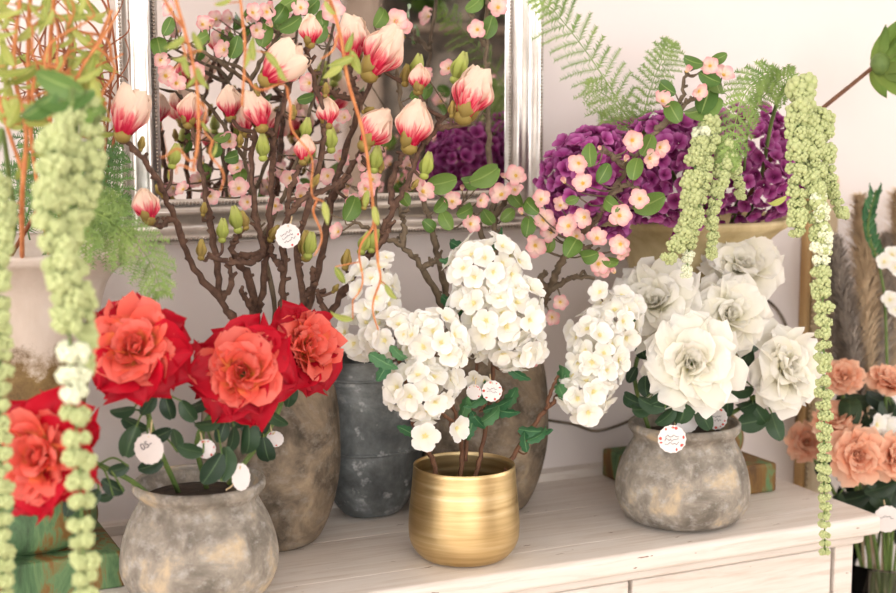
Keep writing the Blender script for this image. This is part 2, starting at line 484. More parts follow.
CALYX = Geo()
blob(CALYX, (0, 0, -0.02), 0.16, 0.16, 0.14)
for i in range(5):
    CALYX.merge(petal(0.5, 0.2, R_(70), R_(110), 0, 0.2, 0, 'point', i, 2, 4), Matrix.Rotation(i * 2 * PI / 5, 4, 'Z'))
CALYX_ME = CALYX.mesh('calyx', M['stem_green'])
RINGS = dict(red=[(4, .34, 0, 'core', .03), (6, .48, 14, 'core', .08), (7, .60, 26, 'mid', .12), (7, .70, 40, 'mid', .14), (7, .80, 52, 'mid', .14), (4, .82, 60, 'mid', .14), (7, .96, 66, 'out', .12), (7, 1.08, 78, 'out', .1), (5, 1.04, 98, 'out', .08)],
             white=[(4, .38, 0, 'core', .03), (5, .5, 12, 'core', .08), (6, .62, 22, 'mid', .11), (6, .76, 36, 'mid', .13), (6, .92, 50, 'mid', .13), (6, 1.06, 62, 'out', .12), (6, 1.16, 80, 'out', .1)],
             peach=[(5, .42, -2, 'core', .04), (6, .52, 6, 'core', .1), (6, .62, 16, 'mid', .13), (7, .74, 30, 'mid', .14), (7, .88, 48, 'out', .13), (6, .95, 68, 'out', .1)])
def bloom(root, kind, p, axis, R, roll=0.0, name='bloom'):
    """flower head: calyx with its petals as sub-parts"""
    b_ = link(name, CALYX_ME, root, orient(p - V(root.location), axis, S(1, 0, 0), R) @ Matrix.Rotation(roll, 4, 'Z'))
    a = 0
    for n, sz, tilt, ms, r0 in RINGS[kind]:
        a += 0.7
        for i in range(n):
            ang = a + 2 * PI * i / n + random.uniform(-.18, .18)
            t = R_(tilt + (random.uniform(-4, 4) if kind == 'peach' else random.uniform(-13, 13))); s = sz * random.uniform(.86, 1.1)
            mt_ = Matrix.Rotation(ang, 4, 'Z') @ Matrix.Translation((r0, 0, 0.02)) @ Matrix.Rotation(t, 4, 'Y') @ Matrix.Rotation(random.uniform(-.35, .35), 4, 'Z') @ Matrix.Rotation(random.uniform(-.2, .2), 4, 'X') @ Matrix.Diagonal((s, s, s, 1))
            link('petal', random.choice(ROSE[kind][ms]), b_, mt_)
    return b_

def rose(kind, label, base, head, axis, R, leaves, group=None, name='rose', leafkind='rose', bend=0.03, stem_r=0.0028, roll=0, via=None):
    root = thing(name, label, 'flower', base, group)
    neck = head - axis.normalized() * R * 0.15
    mid = base.lerp(neck, 0.5) + V((random.uniform(-bend, bend), random.uniform(-bend, bend) * .5, 0))
    if via is not None: mid = via
    pts = crom([base, mid, neck - axis.normalized() * R * 0.5, neck], 6)
    part('stem', tube(Geo(), pts, stem_r * 1.1, stem_r, 7), M['stem_green'], root)
    bloom(root, kind, head, axis, R, roll)
    g = Geo()
    for (px, py, Y, L, ang) in leaves:
        p = P(px, py, Y); Lm = M_(L, p)
        d = S(math.cos(R_(ang)), -math.sin(R_(ang)), random.uniform(-.3, .3))
        q = p - d * Lm * 0.5
        near = min(pts[3:-3], key=lambda t: (t - q).length)
        md = near.lerp(q, .5) + V((0, 0, .008))
        tube(g, crom([near, md, q], 4), .0014, .001, 5)
        leaf(root, leafkind, q, d, Lm)
    if g.v: part('leaf_stalk', g, M['stem_green'], root)
    return root

def floret_meshes(mat, n, open_, W, seed, cup=.18):
    return petal(1, W, R_(open_ - 22), R_(open_ + 14), -0.12, cup, .12, 'round', seed, 4, 5, .3).mesh('floret_petal', mat)
FP = dict(white=[floret_meshes(M['white_floret'], 5, 66, .96, s) for s in range(3)],
          pink=[floret_meshes(M['pink_floret'], 5, 60, .9, s + 9, .4) for s in range(3)])
CENTRE = Geo()
for i in range(6):
    a = i * 2 * PI / 6
    tube(CENTRE, [V((0, 0, 0)), V((.12 * math.cos(a), .12 * math.sin(a), .22))], .018, .035, 4)
blob(CENTRE, (0, 0, .02), .1, .1, .07, 6, 4)
CENTRE_ME = {'pink': CENTRE.mesh('floret_centre', M['yellow'])}
CG = Geo(); CG.merge(CENTRE, Matrix.Scale(.75, 4)); CENTRE_ME['white'] = CG.mesh('floret_centre', M['pale_yellow'])
def floret(root, kind, p, axis, R, n=5, name='blossom', close=0):
    b_ = link(name, CENTRE_ME[kind], root, orient(p - V(root.location), axis, V((random.random() - .5, random.random() - .5, random.random() - .5)), R))
    for i in range(n):
        mt_ = Matrix.Rotation(2 * PI * i / n + random.uniform(-.12, .12), 4, 'Z') @ Matrix.Translation((.04, 0, 0)) @ Matrix.Rotation(R_(random.uniform(-6, 14) - close), 4, 'Y')
        link('petal', random.choice(FP[kind]), b_, mt_)
    return b_

# ------------------------------------------------------------------ the room
WY = 1.83
X0, X1, Y0, ZH = -2.2, 3.7, -3.0, 2.7
struct('wall_back', box(Geo(), (X0, WY, 0), (X1, WY + .1, ZH)), M['wall'])
def wall_with_opening(name, axis, c, a0, a1, oa0, oa1, oz0, oz1, th):
    g = Geo()
    for (s0, s1, z0, z1) in ((a0, oa0, 0, ZH), (oa1, a1, 0, ZH), (oa0, oa1, 0, oz0), (oa0, oa1, oz1, ZH)):
        if axis == 'x': box(g, (s0, c - th, z0), (s1, c, z1))
        else: box(g, (c - th, s0, z0), (c, s1, z1))
    return struct(name, g, M['wall'])
wall_with_opening('wall_rear', 'x', Y0, X0, X1, -2.0, 1.3, 1.0, 2.6, .12)
wall_with_opening('wall_left', 'y', X0, Y0, WY, -1.2, 1.0, 1.0, 2.5, .12)
wall_with_opening('wall_right', 'y', X1 + .12, Y0, WY, -1.4, 1.0, .9, 2.5, .12)
struct('floor', box(Geo(), (X0, Y0, -.05), (X1, WY, 0)), M['floor'])
struct('ceiling', box(Geo(), (X0, Y0, ZH), (X1, WY, ZH + .05)), M['ceil'])
def window(name, axis, c, a0, a1, z0, z1, n):
    g = Geo()
    def bar(s0, s1, q0, q1):
        if axis == 'x': box(g, (s0, c - .09, q0), (s1, c - .04, q1))
        else: box(g, (c - .09, s0, q0), (c - .04, s1, q1))
    bar(a0, a1, z0, z0 + .05); bar(a0, a1, z1 - .05, z1)
    for i in range(n + 1):
        x = a0 + (a1 - a0 - .05) * i / n
        bar(x, x + .05, z0 + .05, z1 - .05)
    wo = struct(name, g, M['white_frame'])
    for i in range(n):
        x = a0 + .05 + (a1 - a0 - .05) * i / n; x2 = x + (a1 - a0 - .05) / n - .05
        pg = Geo()
        if axis == 'x': box(pg, (x, c - .068, z0 + .05), (x2, c - .062, z1 - .05))
        else: box(pg, (c - .068, x, z0 + .05), (c - .062, x2, z1 - .05))
        struct('pane', pg, M['glass'], wo)
window('window_1', 'x', Y0, -2.0, 1.3, 1.0, 2.6, 3)
window('window_2', 'y', X0, -1.2, 1.0, 1.0, 2.5, 2)

window('window_3', 'y', X1 + .12, -1.4, 1.0, .9, 2.5, 2)

# ------------------------------------------------------------------ white console
TX0, TX1, TYF, TYB = -0.35, 1.318, 1.46, 1.815
TH = .026
con = thing('console_cabinet', 'white painted wooden console with worn boards and a rounded front edge', 'cabinet', (.475, 1.64, 0))
seams = [TYF, TYF + .062, TYF + .205, TYB]
for i in range(3):
    a, b_ = seams[i], seams[i + 1]
    if i == 0:          # the front board has a rounded nose
        pf = [(b_ - .0002, ZT - TH), (b_ - .0002, ZT)] + [(a + .009 - .009 * math.sin(t * PI / 10), ZT - .009 + .009 * math.cos(t * PI / 10)) for t in range(6)] + [(a + .006 - .006 * math.cos(t * PI / 8), ZT - TH + .006 - .006 * math.sin(t * PI / 8)) for t in range(5)]
        n = len(pf)
        g = Geo().add([(x, y, z) for x in (TX0, TX1) for (y, z) in pf], [(k, (k + 1) % n, n + (k + 1) % n, n + k) for k in range(n)] + [tuple(range(n - 1, -1, -1)), tuple(range(n, 2 * n))])
        part('board', g, M['paint'], con, False)
        continue
    o = part('board', box(Geo(), (TX0, a + .0002, ZT - TH), (TX1, b_ - .0002, ZT)), M['paint'], con, False)
    bevel_obj(o, .0007, 1)
part('back_rail', box(Geo(), (TX0, TYB - .012, ZT), (TX1 - .06, WY, ZT + .012)), M['paint'], con, False)
o = part('moulding', box(Geo(), (TX0 + .01, TYF + .014, ZT - TH - .014), (TX1 - .012, TYB, ZT - TH)), M['paint'], con, False); bevel_obj(o, .005, 3)
FY = TYF + .026
part('carcass', box(Geo(), (TX0 + .03, FY + .016, .08), (TX1 - .025, TYB, ZT - TH - .014)), M['paint'], con, False)
xs_door = [TX0 + .07, .375, .945, TX1 - .055]
for x in (TX1 - .052, TX0 + .03):
    o = part('stile', box(Geo(), (x, FY - .002, .0), (x + .03, FY + .02, ZT - TH - .014)), M['paint'], con, False); bevel_obj(o, .002, 1)
for i in range(3):
    o = part('door', box(Geo(), (xs_door[i] + .003, FY, .1), (xs_door[i + 1] - .003, FY + .018, ZT - TH - .018)), M['paint'], con, False); bevel_obj(o, .0025, 2)
    kg = Geo(); blob(kg, ((xs_door[i] + xs_door[i + 1]) / 2, FY - .012, .5), .014)
    k = part('knob', kg, M['silver_dark'], con); 

# ------------------------------------------------------------------ mirror
mx0, mx1, mz0, mz1 = .389, .987, ZC - .18, ZC + .62
mir = thing('wall_mirror', 'large wall mirror in a silver beaded frame behind the branches', 'mirror', ((mx0 + mx1) / 2, WY, mz0))
fw = .056
part('mirror_glass', box(Geo(), (mx0 + fw - .008, WY - .022, mz0 + fw - .008), (mx1 - fw + .008, WY - .014, mz1 - fw + .008)), M['mirror'], mir, False)
# moulding profile: (distance in from the outer edge, height off the wall)
prof = [(0, 0), (0, .03), (.004, .036), (.009, .034), (.012, .027), (.018, .022), (.027, .026), (.035, .034), (.040, .036), (.044, .033), (.046, .026), (.056, .024), (.056, .012)]
def rail(a, b_, inw):
    g = Geo(); vs = []; ln = (b_ - a); t = ln.normalized()
    for e, sgn in ((a, 1), (b_, -1)):
        for (d, h) in prof: vs.append(e + inw * d + t * d * sgn + V((0, -h, 0)))
    n = len(prof)
    return g.add(vs, [(i, i + 1, n + i + 1, n + i) for i in range(n - 1)])
c00, c10, c11, c01 = V((mx0, WY, mz0)), V((mx1, WY, mz0)), V((mx1, WY, mz1)), V((mx0, WY, mz1))
bead = Geo(); blob(bead, (0, 0, 0), .0021, n=6, mlat=4)
BEAD = bead
for a, b_, inw in ((c00, c10, V((0, 0, 1))), (c10, c11, V((-1, 0, 0))), (c11, c01, V((0, 0, -1))), (c01, c00, V((1, 0, 0)))):
    r_ = part('frame_rail', rail(a, b_, inw), M['silver'], mir, True)
    g = Geo(); L = (b_ - a).length; t = (b_ - a).normalized()
    for off, h in ((.051, .026), (.0062, .0365)):
        n = int((L - 2 * off) / .0046)
        for i in range(n):
            c = a + t * (off + (L - 2 * off) * i / n) + inw * off + V((0, -h, 0))
            g.merge(BEAD, Matrix.Translation(c))
    o = link('beading', g.mesh('beading', M['silver_dark'], True, V(mir.location)), r_); o['kind'] = 'stuff'

# ------------------------------------------------------------------ pots
def on(px, py):
    r = ray(px, py); t = (ZT - ZC) / r.z
    return EYE + r * t

def pot(name, label, cat, loc, outer, wall, mat, soil_z=None, sx=1, sy=1, wob=0.0, band=None):
    root = thing(name, label, cat, loc)
    pr = smooth_prof(outer, 5)
    top = pr[-1]
    inner = [(max(r - wall, .001), max(z, wall)) for r, z in reversed(pr)]
    prof = [(0.0005, 0)] + pr + [(top[0] - wall * .5, top[1] + wall * .35)] + inner + [(.0005, wall)]
    o = part('body', lathe(Geo(), prof, loc, 56, sx, sy, wob, hash(name) % 7), mat, root)
    if band:
        for bz, br in band:
            g = Geo(); ring = [V((loc[0] + br * sx * math.cos(2 * PI * i / 56), loc[1] + br * sy * math.sin(2 * PI * i / 56), loc[2] + bz)) for i in range(57)]
            tube(g, ring, .0022, .0022, 6, cap=False)
            part('band', g, mat, root)
    if soil_z:
        r = min(pr, key=lambda q: abs(q[1] - soil_z))[0] - wall * .9
        g = Geo(); lathe(g, [(r, soil_z - .004), (r * .98, soil_z), (r * .6, soil_z + .003), (.0005, soil_z + .005)], loc, 40, sx, sy)
        part('soil', g, M['soil'], root)
    return root

ROSE_POT = [(.055, 0), (.074, .007), (.0855, .026), (.088, .044), (.085, .066), (.0785, .087), (.069, .105), (.066, .112), (.069, .118), (.0735, .124), (.0735, .131)]
JAR = [(.050, 0), (.062, .010), (.078, .050), (.0865, .105), (.086, .160), (.078, .205), (.062, .235), (.050, .248), (.052, .262)]
GOLD = [(.040, 0), (.053, .004), (.0645, .019), (.0675, .038), (.0658, .066), (.0632, .092), (.0615, .115)]
ZINC = [(.026, 0), (.048, .005), (.068, .026), (.081, .056), (.087, .092), (.087, .16), (.087, .208), (.090, .214)]
GP = on(464, 556); WP = on(682, 519); LP = on(201, 594)
TJ = V((.548, 1.70, ZT)); J2 = V((.858, 1.725, ZT)); ZP = V((.707, 1.755, ZT))
pot('gold_pot', 'round gold metal pot holding the white blossom sprays', 'pot', GP, GOLD, .0016, M['gold'], .06)
pot('stoneware_pot', 'squat weathered stoneware pot holding the white roses', 'pot', WP, ROSE_POT, .006, M['stone'], .114, wob=.03)
pot('stoneware_pot', 'squat weathered stoneware pot holding the red roses', 'pot', LP, ROSE_POT, .006, M['stone'], .114, wob=.03)
pot('clay_jar', 'tall aged clay jar behind the red rose pot holding magnolia branches', 'jar', TJ, JAR, .006, M['stone_dark'], .23, wob=.03)
pot('clay_jar', 'tall aged clay jar directly behind the gold pot', 'jar', J2, JAR, .006, M['stone_dark'], .23, wob=.03)
pot('zinc_planter', 'grey galvanised metal planter between the two tall clay jars', 'planter', ZP, ZINC, .003, M['zinc'], .18, sx=.82, sy=.56, band=[(.092, .0872), (.19, .0872)])

def urn(label, c, mat):
    root = thing('urn', label, 'urn', c)
    g = box(Geo(), (c.x - .09, c.y - .09, c.z), (c.x + .09, c.y + .09, c.z + .042))
    # plinth keeps the urn material in its own object space
    o = part('plinth', g, mat, root, False); bevel_obj(o, .004, 2)
    pr = smooth_prof([(.060, .042), (.074, .052), (.079, .072), (.072, .094), (.056, .108), (.052, .118), (.058, .150), (.070, .210), (.083, .280), (.091, .322), (.100, .348), (.120, .368), (.134, .377), (.139, .384)], 5)
    prof_ = [(.0005, .042)] + pr + [(.137, .389)] + [(r - .007, z) for r, z in reversed(pr) if z > .16] + [(.0005, .16)]
    part('vessel', lathe(Geo(), prof_, c, 56, wob=.015), mat, root)
    g = Geo(); lathe(g, [(.084, .328), (.08, .334), (.0005, .34)], c, 40)
    part('moss', g, M['soil'], root)
    return root
UR = V((1.179, 1.708, ZT)); UL = V((.250, 1.69, ZT))
urn('distressed cream and green urn on a square plinth holding the purple hydrangeas', UR, M['urn_b'])
urn('distressed grey and green urn on a square plinth holding curly willow', UL, M['urn_a'])

# ------------------------------------------------------------------ red roses
PR = P(201, 486, LP.y); RB = LP + V((0, 0, .117))
def rim(c, dx, dy): return V((c.x + dx, c.y + dy, c.z))
rose('red', 'open red rose with coral heart facing forward beside the urn', rim(RB, -.02, .01), P(137, 350, 1.46), S(.1, -.35, 1), .052,
     [(130, 443, 1.46, 34, 250), (188, 412, 1.47, 26, 300), (148, 405, 1.47, 24, 240), (160, 435, 1.46, 26, 20), (176, 440, 1.47, 24, 100), (122, 412, 1.48, 26, 200), (135, 425, 1.49, 28, 330), (168, 408, 1.48, 26, 280), (150, 466, 1.48, 26, 200)], 'red roses', 'red_rose', roll=.3)
rose('red', 'largest red rose with coral heart, between two other red roses', rim(RB, .012, .01), P(243, 373, 1.455), S(0, -.2, 1), .052,
     [(207, 425, 1.45, 28, 200), (212, 470, 1.43, 36, 240), (227, 463, 1.43, 36, 75), (222, 432, 1.46, 24, 250), (250, 440, 1.46, 34, 275), (200, 405, 1.48, 30, 220), (232, 440, 1.47, 28, 260), (190, 450, 1.46, 28, 170), (215, 408, 1.49, 28, 300)], 'red roses', 'red_rose', roll=1.2)
rose('red', 'red rose tilted outwards over the tall clay jar', rim(RB, .04, .02), P(302, 350, 1.53), S(.62, -.35, .75), .046,
     [(266, 452, 1.5, 30, 280), (262, 425, 1.52, 32, 30), (290, 395, 1.54, 26, 270), (252, 425, 1.5, 28, 200), (276, 418, 1.51, 28, 320), (240, 420, 1.5, 26, 240)], 'red roses', 'red_rose', roll=.5)
rose('red', 'low red rose drooping over the green plinth', rim(RB, -.052, .0), P(47, 455, 1.40), S(-.35, -.05, .95), .056,
     [(112, 487, 1.45, 26, 160), (118, 470, 1.46, 22, 200), (105, 497, 1.45, 18, 190), (90, 500, 1.44, 26, 230), (70, 505, 1.44, 26, 250)], 'red roses', 'red_rose', bend=.005, roll=2, via=LP + V((-.082, -.012, .146)))

# ------------------------------------------------------------------ white roses
WB = WP + V((0, 0, .117))
rose('white', 'cream white rose at the top, just under the urn', rim(WB, .02, .03), P(738, 268, 1.60), S(.15, -.5, .9), .050, [(752, 345, 1.6, 24, 200)], 'white roses', 'white_rose', roll=.2)
rose('white', 'white rose directly above the biggest white rose, below the topmost', rim(WB, .015, .01), P(727, 316, 1.55), S(.05, -.15, 1), .048, [(735, 372, 1.55, 30, 250), (740, 392, 1.55, 28, 200), (745, 360, 1.56, 28, 60), (728, 405, 1.55, 26, 260)], 'white roses', 'white_rose', roll=1)
rose('white', 'biggest white rose, low and facing forward over the pot', rim(WB, 0, 0), P(690, 364, 1.50), S(-.1, .0, 1), .054, [(650, 405, 1.5, 30, 170), (684, 412, 1.49, 34, 260), (662, 400, 1.5, 28, 210), (640, 410, 1.52, 26, 190), (630, 400, 1.53, 24, 160), (666, 418, 1.5, 26, 230), (704, 418, 1.5, 28, 290), (645, 385, 1.53, 24, 100)], 'white roses', 'white_rose', roll=2)
rose('white', 'white rose turned sideways towards the hanging amaranth', rim(WB, .04, .01), P(782, 368, 1.53), S(.42, -.1, .85), .051, [(776, 427, 1.54, 30, 290), (752, 422, 1.54, 34, 190), (745, 408, 1.55, 26, 210), (760, 415, 1.54, 28, 300), (738, 380, 1.56, 28, 120)], 'white roses', 'white_rose', roll=.7)
rose('white', 'white rose turned towards the white blossom spray', rim(WB, -.04, .02), P(655, 305, 1.58), S(-.35, -.35, .85), .05, [(642, 352, 1.58, 22, 280), (652, 380, 1.57, 24, 120), (632, 375, 1.58, 18, 240)], 'white roses', 'white_rose', roll=.1)

# ------------------------------------------------------------------ woody branches: shared builder
def woody(name, label, cat, base, paths, bark, r0, r1, knob=.5, group=None, n=7, spur=True):
    """paths: lists of world points; the first starts at the base. returns root, all path points, and the twig geometry"""
    root = thing(name, label, cat, base, group)
    g = Geo(); allp = []
    for i, pts in enumerate(paths):
        q = crom(pts, 7)
        if knob: q = [p + V((random.uniform(-1, 1), random.uniform(-1, 1), random.uniform(-1, 1))) * r0 * .35 for p in q]
        k = 1 if i == 0 else .8
        tube(g, q, r0 * k, r1, n, knob)
        allp += q
        if spur:
            for j in range(3, len(q) - 2, 3):
                d = V((random.uniform(-1, 1), random.uniform(-1, 1), random.uniform(.1, 1))).normalized()
                tube(g, [q[j], q[j] + d * random.uniform(.005, .011)], r1 * 1.1, r1 * .8, 5)
    return root, allp, g
def attach(g, allp, p, r0=.0016, r1=.0012, below=True):
    cand = [t for t in allp if t.z < p.z + .02] or allp
    near = min(cand, key=lambda t: (t - p).length)
    md = near.lerp(p, .5) + V((random.uniform(-.006, .006), 0, -.004))
    tube(g, crom([near, md, p], 4), r0, r1, 5)

# ------------------------------------------------------------------ magnolia
MAG = [petal(1, .82, R_(30), R_(-34), .0, .9, .08, 'oval', s, 6, 9, .35).mesh('magnolia_petal', M['magnolia']) for s in range(3)]
SEP = [petal(1, .62, R_(32), R_(-34), .0, .8, .05, 'point', s, 4, 6, .4).mesh('magnolia_sepal', M[k]) for s, k in enumerate(('bud_green', 'bud_green', 'bud_tan'))]
RECEP = {k: blob(Geo(), (0, 0, .0), .17, .17, .14, 8, 5).mesh('bud_base', M[k]) for k in ('bud_tan', 'bud_green')}
def magnolia_flower(root, p, d, L, open_=8, n=7, sep=2, name='flower'):
    b_ = link(name, RECEP['bud_tan'], root, orient(p - V(root.location), d, -FW, L))
    for i in range(n):
        ring = i % 2
        mt_ = Matrix.Rotation(i * 2.4 + random.uniform(-.2, .2), 4, 'Z') @ Matrix.Translation((.08 + .04 * ring, 0, 0)) @ Matrix.Rotation(R_(open_ * (.4 + ring) - 4 + random.uniform(-4, 4)), 4, 'Y') @ Matrix.Diagonal((1, 1, .95 + .1 * random.random(), 1))
        link('petal', random.choice(MAG), b_, mt_)
    for i in range(sep):
        mt_ = Matrix.Rotation(i * 2.7 + random.uniform(0, 6), 4, 'Z') @ Matrix.Translation((.14, 0, -.04)) @ Matrix.Rotation(R_(18), 4, 'Y') @ Matrix.Diagonal((.45, .6, .45, 1))
        link('sepal', SEP[2], b_, mt_)
def green_bud(root, p, d, L, tan=False, name='bud'):
    b_ = link(name, RECEP['bud_tan' if tan else 'bud_green'], root, orient(p - V(root.location), d, -FW, L))
    for i in range(4):
        mt_ = Matrix.Rotation(i * 1.9, 4, 'Z') @ Matrix.Translation((.08, 0, -.05)) @ Matrix.Rotation(R_(2 + 5 * (i % 2)), 4, 'Y')
        link('sepal', SEP[2] if tan else SEP[i % 2], b_, mt_)

JM = TJ + V((0, 0, .25))
def PP(*a): return [P(*q) for q in a]
mag_specs = [
    ('magnolia branch with a half open pink flower before the mirror edge', JM + V((-.022, 0, 0)),
     [PP((238, 325, 1.69), (222, 303, 1.68), (191, 263, 1.66), (174, 218, 1.64), (160, 185, 1.62), (143, 160, 1.61), (126, 141, 1.60)), PP((222, 303, 1.68), (214, 250, 1.70), (207, 205, 1.71), (199, 155, 1.72), (190, 120, 1.73)),
      PP((222, 300, 1.68), (232, 280, 1.67), (228, 266, 1.67)), PP((174, 218, 1.64), (158, 226, 1.63), (148, 219, 1.62))],
     [(122, 136, 1.60, 138, 86, 16), (150, 221, 1.60, 141, 187, 6), (188, 125, 1.73, 192, 92, 3)],
     [(172, 166, 1.64, 178, 140, 0), (140, 150, 1.61, 143, 134, 1), (203, 215, 1.7, 205, 200, 1), (163, 196, 1.63, 155, 182, 1)]),
    ('magnolia branch whose big drooping flower shows a white back', JM + V((-.006, .01, 0)),
     [PP((258, 330, 1.70), (250, 280, 1.69), (238, 258, 1.68), (262, 250, 1.66), (255, 215, 1.66), (252, 160, 1.66), (258, 120, 1.65), (262, 88, 1.64)), PP((256, 318, 1.70), (262, 293, 1.69), (267, 251, 1.67), (271, 199, 1.66), (274, 135, 1.64), (291, 84, 1.63), (301, 44, 1.63)),
      PP((267, 251, 1.67), (250, 262, 1.65), (226, 262, 1.64), (206, 256, 1.64)), PP((258, 326, 1.7), (247, 300, 1.68), (240, 290, 1.67)), PP((236, 258, 1.67), (232, 245, 1.66), (240, 236, 1.65)), PP((274, 135, 1.64), (262, 125, 1.64), (262, 118, 1.64))],
     [(265, 80, 1.62, 304, 46, 22), (262, 128, 1.63, 249, 90, 8), (231, 118, 1.70, 229, 84, 6), (246, 134, 1.7, 241, 104, 6)],
     [(222, 240, 1.64, 223, 215, 0), (238, 230, 1.64, 233, 202, 0), (246, 228, 1.64, 241, 208, 1), (201, 258, 1.64, 201, 236, 1), (263, 158, 1.63, 262, 130, 0), (270, 240, 1.66, 281, 222, 1), (258, 96, 1.63, 254, 81, 1), (240, 146, 1.66, 241, 131, 1), (293, 118, 1.63, 293, 102, 1)]),
    ('upright magnolia branch carrying a small round bud over the paper tag', JM + V((.008, -.01, 0)),
     [PP((280, 330, 1.69), (283, 300, 1.68), (283, 263, 1.66), (287, 210, 1.64), (294, 180, 1.63), (302, 160, 1.62)), PP((288, 330, 1.69), (304, 298, 1.67), (296, 255, 1.65), (309, 203, 1.63), (322, 150, 1.62), (324, 118, 1.62), (312, 74, 1.62), (306, 48, 1.62)),
      PP((287, 215, 1.64), (303, 200, 1.63), (330, 188, 1.62), (350, 176, 1.62)), PP((283, 270, 1.66), (272, 256, 1.66), (270, 246, 1.65)), PP((304, 296, 1.67), (314, 284, 1.66), (312, 268, 1.65))],
     [(303, 162, 1.61, 306, 134, 4), (328, 126, 1.62, 326, 96, 2), (310, 45, 1.62, 309, 14, 4)],
     [(304, 138, 1.62, 309, 114, 0), (331, 150, 1.62, 330, 122, 0), (306, 258, 1.63, 306, 226, 1), (308, 256, 1.62, 312, 228, 0), (325, 96, 1.62, 326, 80, 1), (312, 186, 1.62, 320, 172, 1)]),
    ('magnolia branch with two tall pink flowers side by side at its tip', JM + V((.018, .012, 0)),
     [PP((300, 330, 1.70), (318, 270, 1.70), (332, 199, 1.70), (348, 145, 1.68), (362, 101, 1.66), (384, 64, 1.65), (402, 37, 1.64)), PP((332, 199, 1.7), (344, 180, 1.68), (356, 160, 1.66), (365, 148, 1.64)), PP((362, 101, 1.66), (352, 84, 1.66), (350, 70, 1.66)),
      PP((362, 100, 1.66), (340, 96, 1.65), (318, 88, 1.64))],
     [(369, 75, 1.63, 399, 26, 10), (352, 62, 1.67, 353, 14, 12), (364, 146, 1.62, 388, 108, 6)],
     [(374, 170, 1.62, 378, 142, 0), (380, 172, 1.62, 383, 158, 1), (363, 112, 1.64, 376, 107, 1), (405, 84, 1.64, 407, 60, 1), (414, 80, 1.64, 420, 50, 0), (364, 208, 1.62, 366, 190, 1)]),
    ('thick magnolia branch leaning towards the white blossoms, three pink flowers', JM + V((.028, -.004, 0)),
     [PP((306, 340, 1.68), (328, 317, 1.67), (348, 284, 1.65), (370, 254, 1.63), (393, 210, 1.62), (408, 180, 1.61), (425, 142, 1.60), (448, 114, 1.60)), PP((393, 210, 1.62), (392, 180, 1.62), (402, 156, 1.61), (409, 146, 1.61)), PP((370, 254, 1.63), (384, 240, 1.61), (391, 222, 1.60)),
      PP((425, 142, 1.6), (438, 130, 1.59), (466, 122, 1.58)), PP((328, 317, 1.67), (320, 300, 1.66), (318, 290, 1.66))],
     [(409, 148, 1.60, 419, 98, 6), (463, 118, 1.57, 484, 66, 12), (418, 92, 1.62, 420, 62, 3)],
     [(424, 176, 1.60, 430, 148, 0), (455, 80, 1.6, 466, 48, 0), (452, 116, 1.58, 453, 98, 1), (404, 122, 1.62, 408, 108, 1), (345, 268, 1.63, 348, 246, 1), (361, 252, 1.62, 370, 228, 0), (371, 250, 1.62, 378, 226, 0), (333, 292, 1.64, 340, 282, 1), (412, 188, 1.61, 420, 178, 1)]),
]
for lab, base, paths, fl, bu in mag_specs:
    paths[0] = [base] + paths[0]
    root, allp, g = woody('magnolia_branch', lab, 'branch', base, paths, M['bark'], .0052, .0026, .4, 'magnolia branches in the tall jar')
    for (px, py, Y, tx, ty, op) in fl:
        p = P(px, py, Y); d = S(tx - px, ty - py, random.uniform(-6, 10)); L = M_(math.hypot(tx - px, ty - py) * 1.02, p)
        attach(g, allp, p, .0028, .0024)
        magnolia_flower(root, p, d, L, op, 8 if op > 9 else 6)
    for (px, py, Y, tx, ty, tan) in bu:
        p = P(px, py, Y); d = S(tx - px, ty - py, random.uniform(-5, 8)); L = M_(math.hypot(tx - px, ty - py) * 1.0, p)
        attach(g, allp, p, .0022, .0018)
        green_bud(root, p, d, L, tan)
    part('branch', g, M['bark'], root)

# ------------------------------------------------------------------ pink apple blossom
def apple(label, base, paths, blooms, leaves, buds=(), r0=.0055, r1=.0022):
    paths[0] = [base] + paths[0]
    root, allp, g = woody('apple_blossom_branch', label, 'branch', base, paths, M['bark_grey'], r0, r1, .35, 'pink apple blossom branches')
    for q in blooms:
        px, py, Y, R = q[:4]
        p = P(px, py, Y); attach(g, allp, p + FW * .006, .0013, .0009)
        floret(root, 'pink', p, S(random.uniform(-.7, .7), random.uniform(-.7, .35), 1), M_(R, p))
    for (px, py, Y, R) in buds:
        p = P(px, py, Y); attach(g, allp, p, .0012, .0008)
        floret(root, 'pink', p, S(random.uniform(-.7, .7), -.8, .5), M_(R, p), 5, 'bud', 48)
    for (px, py, Y, L, ang) in leaves:
        p = P(px, py, Y); Lm = M_(L, p); d = S(math.cos(R_(ang)), -math.sin(R_(ang)), random.uniform(-.2, .2))
        q = p - d * Lm * .5
        attach(g, allp, q, .0012, .0009)
        leaf(root, 'apple', q, d, Lm, -FW + UP * .3 + V((random.uniform(-.4, .4), 0, random.uniform(-.3, .3))))
    part('branch', g, M['bark_grey'], root)
J2M = J2 + V((0, 0, .25))
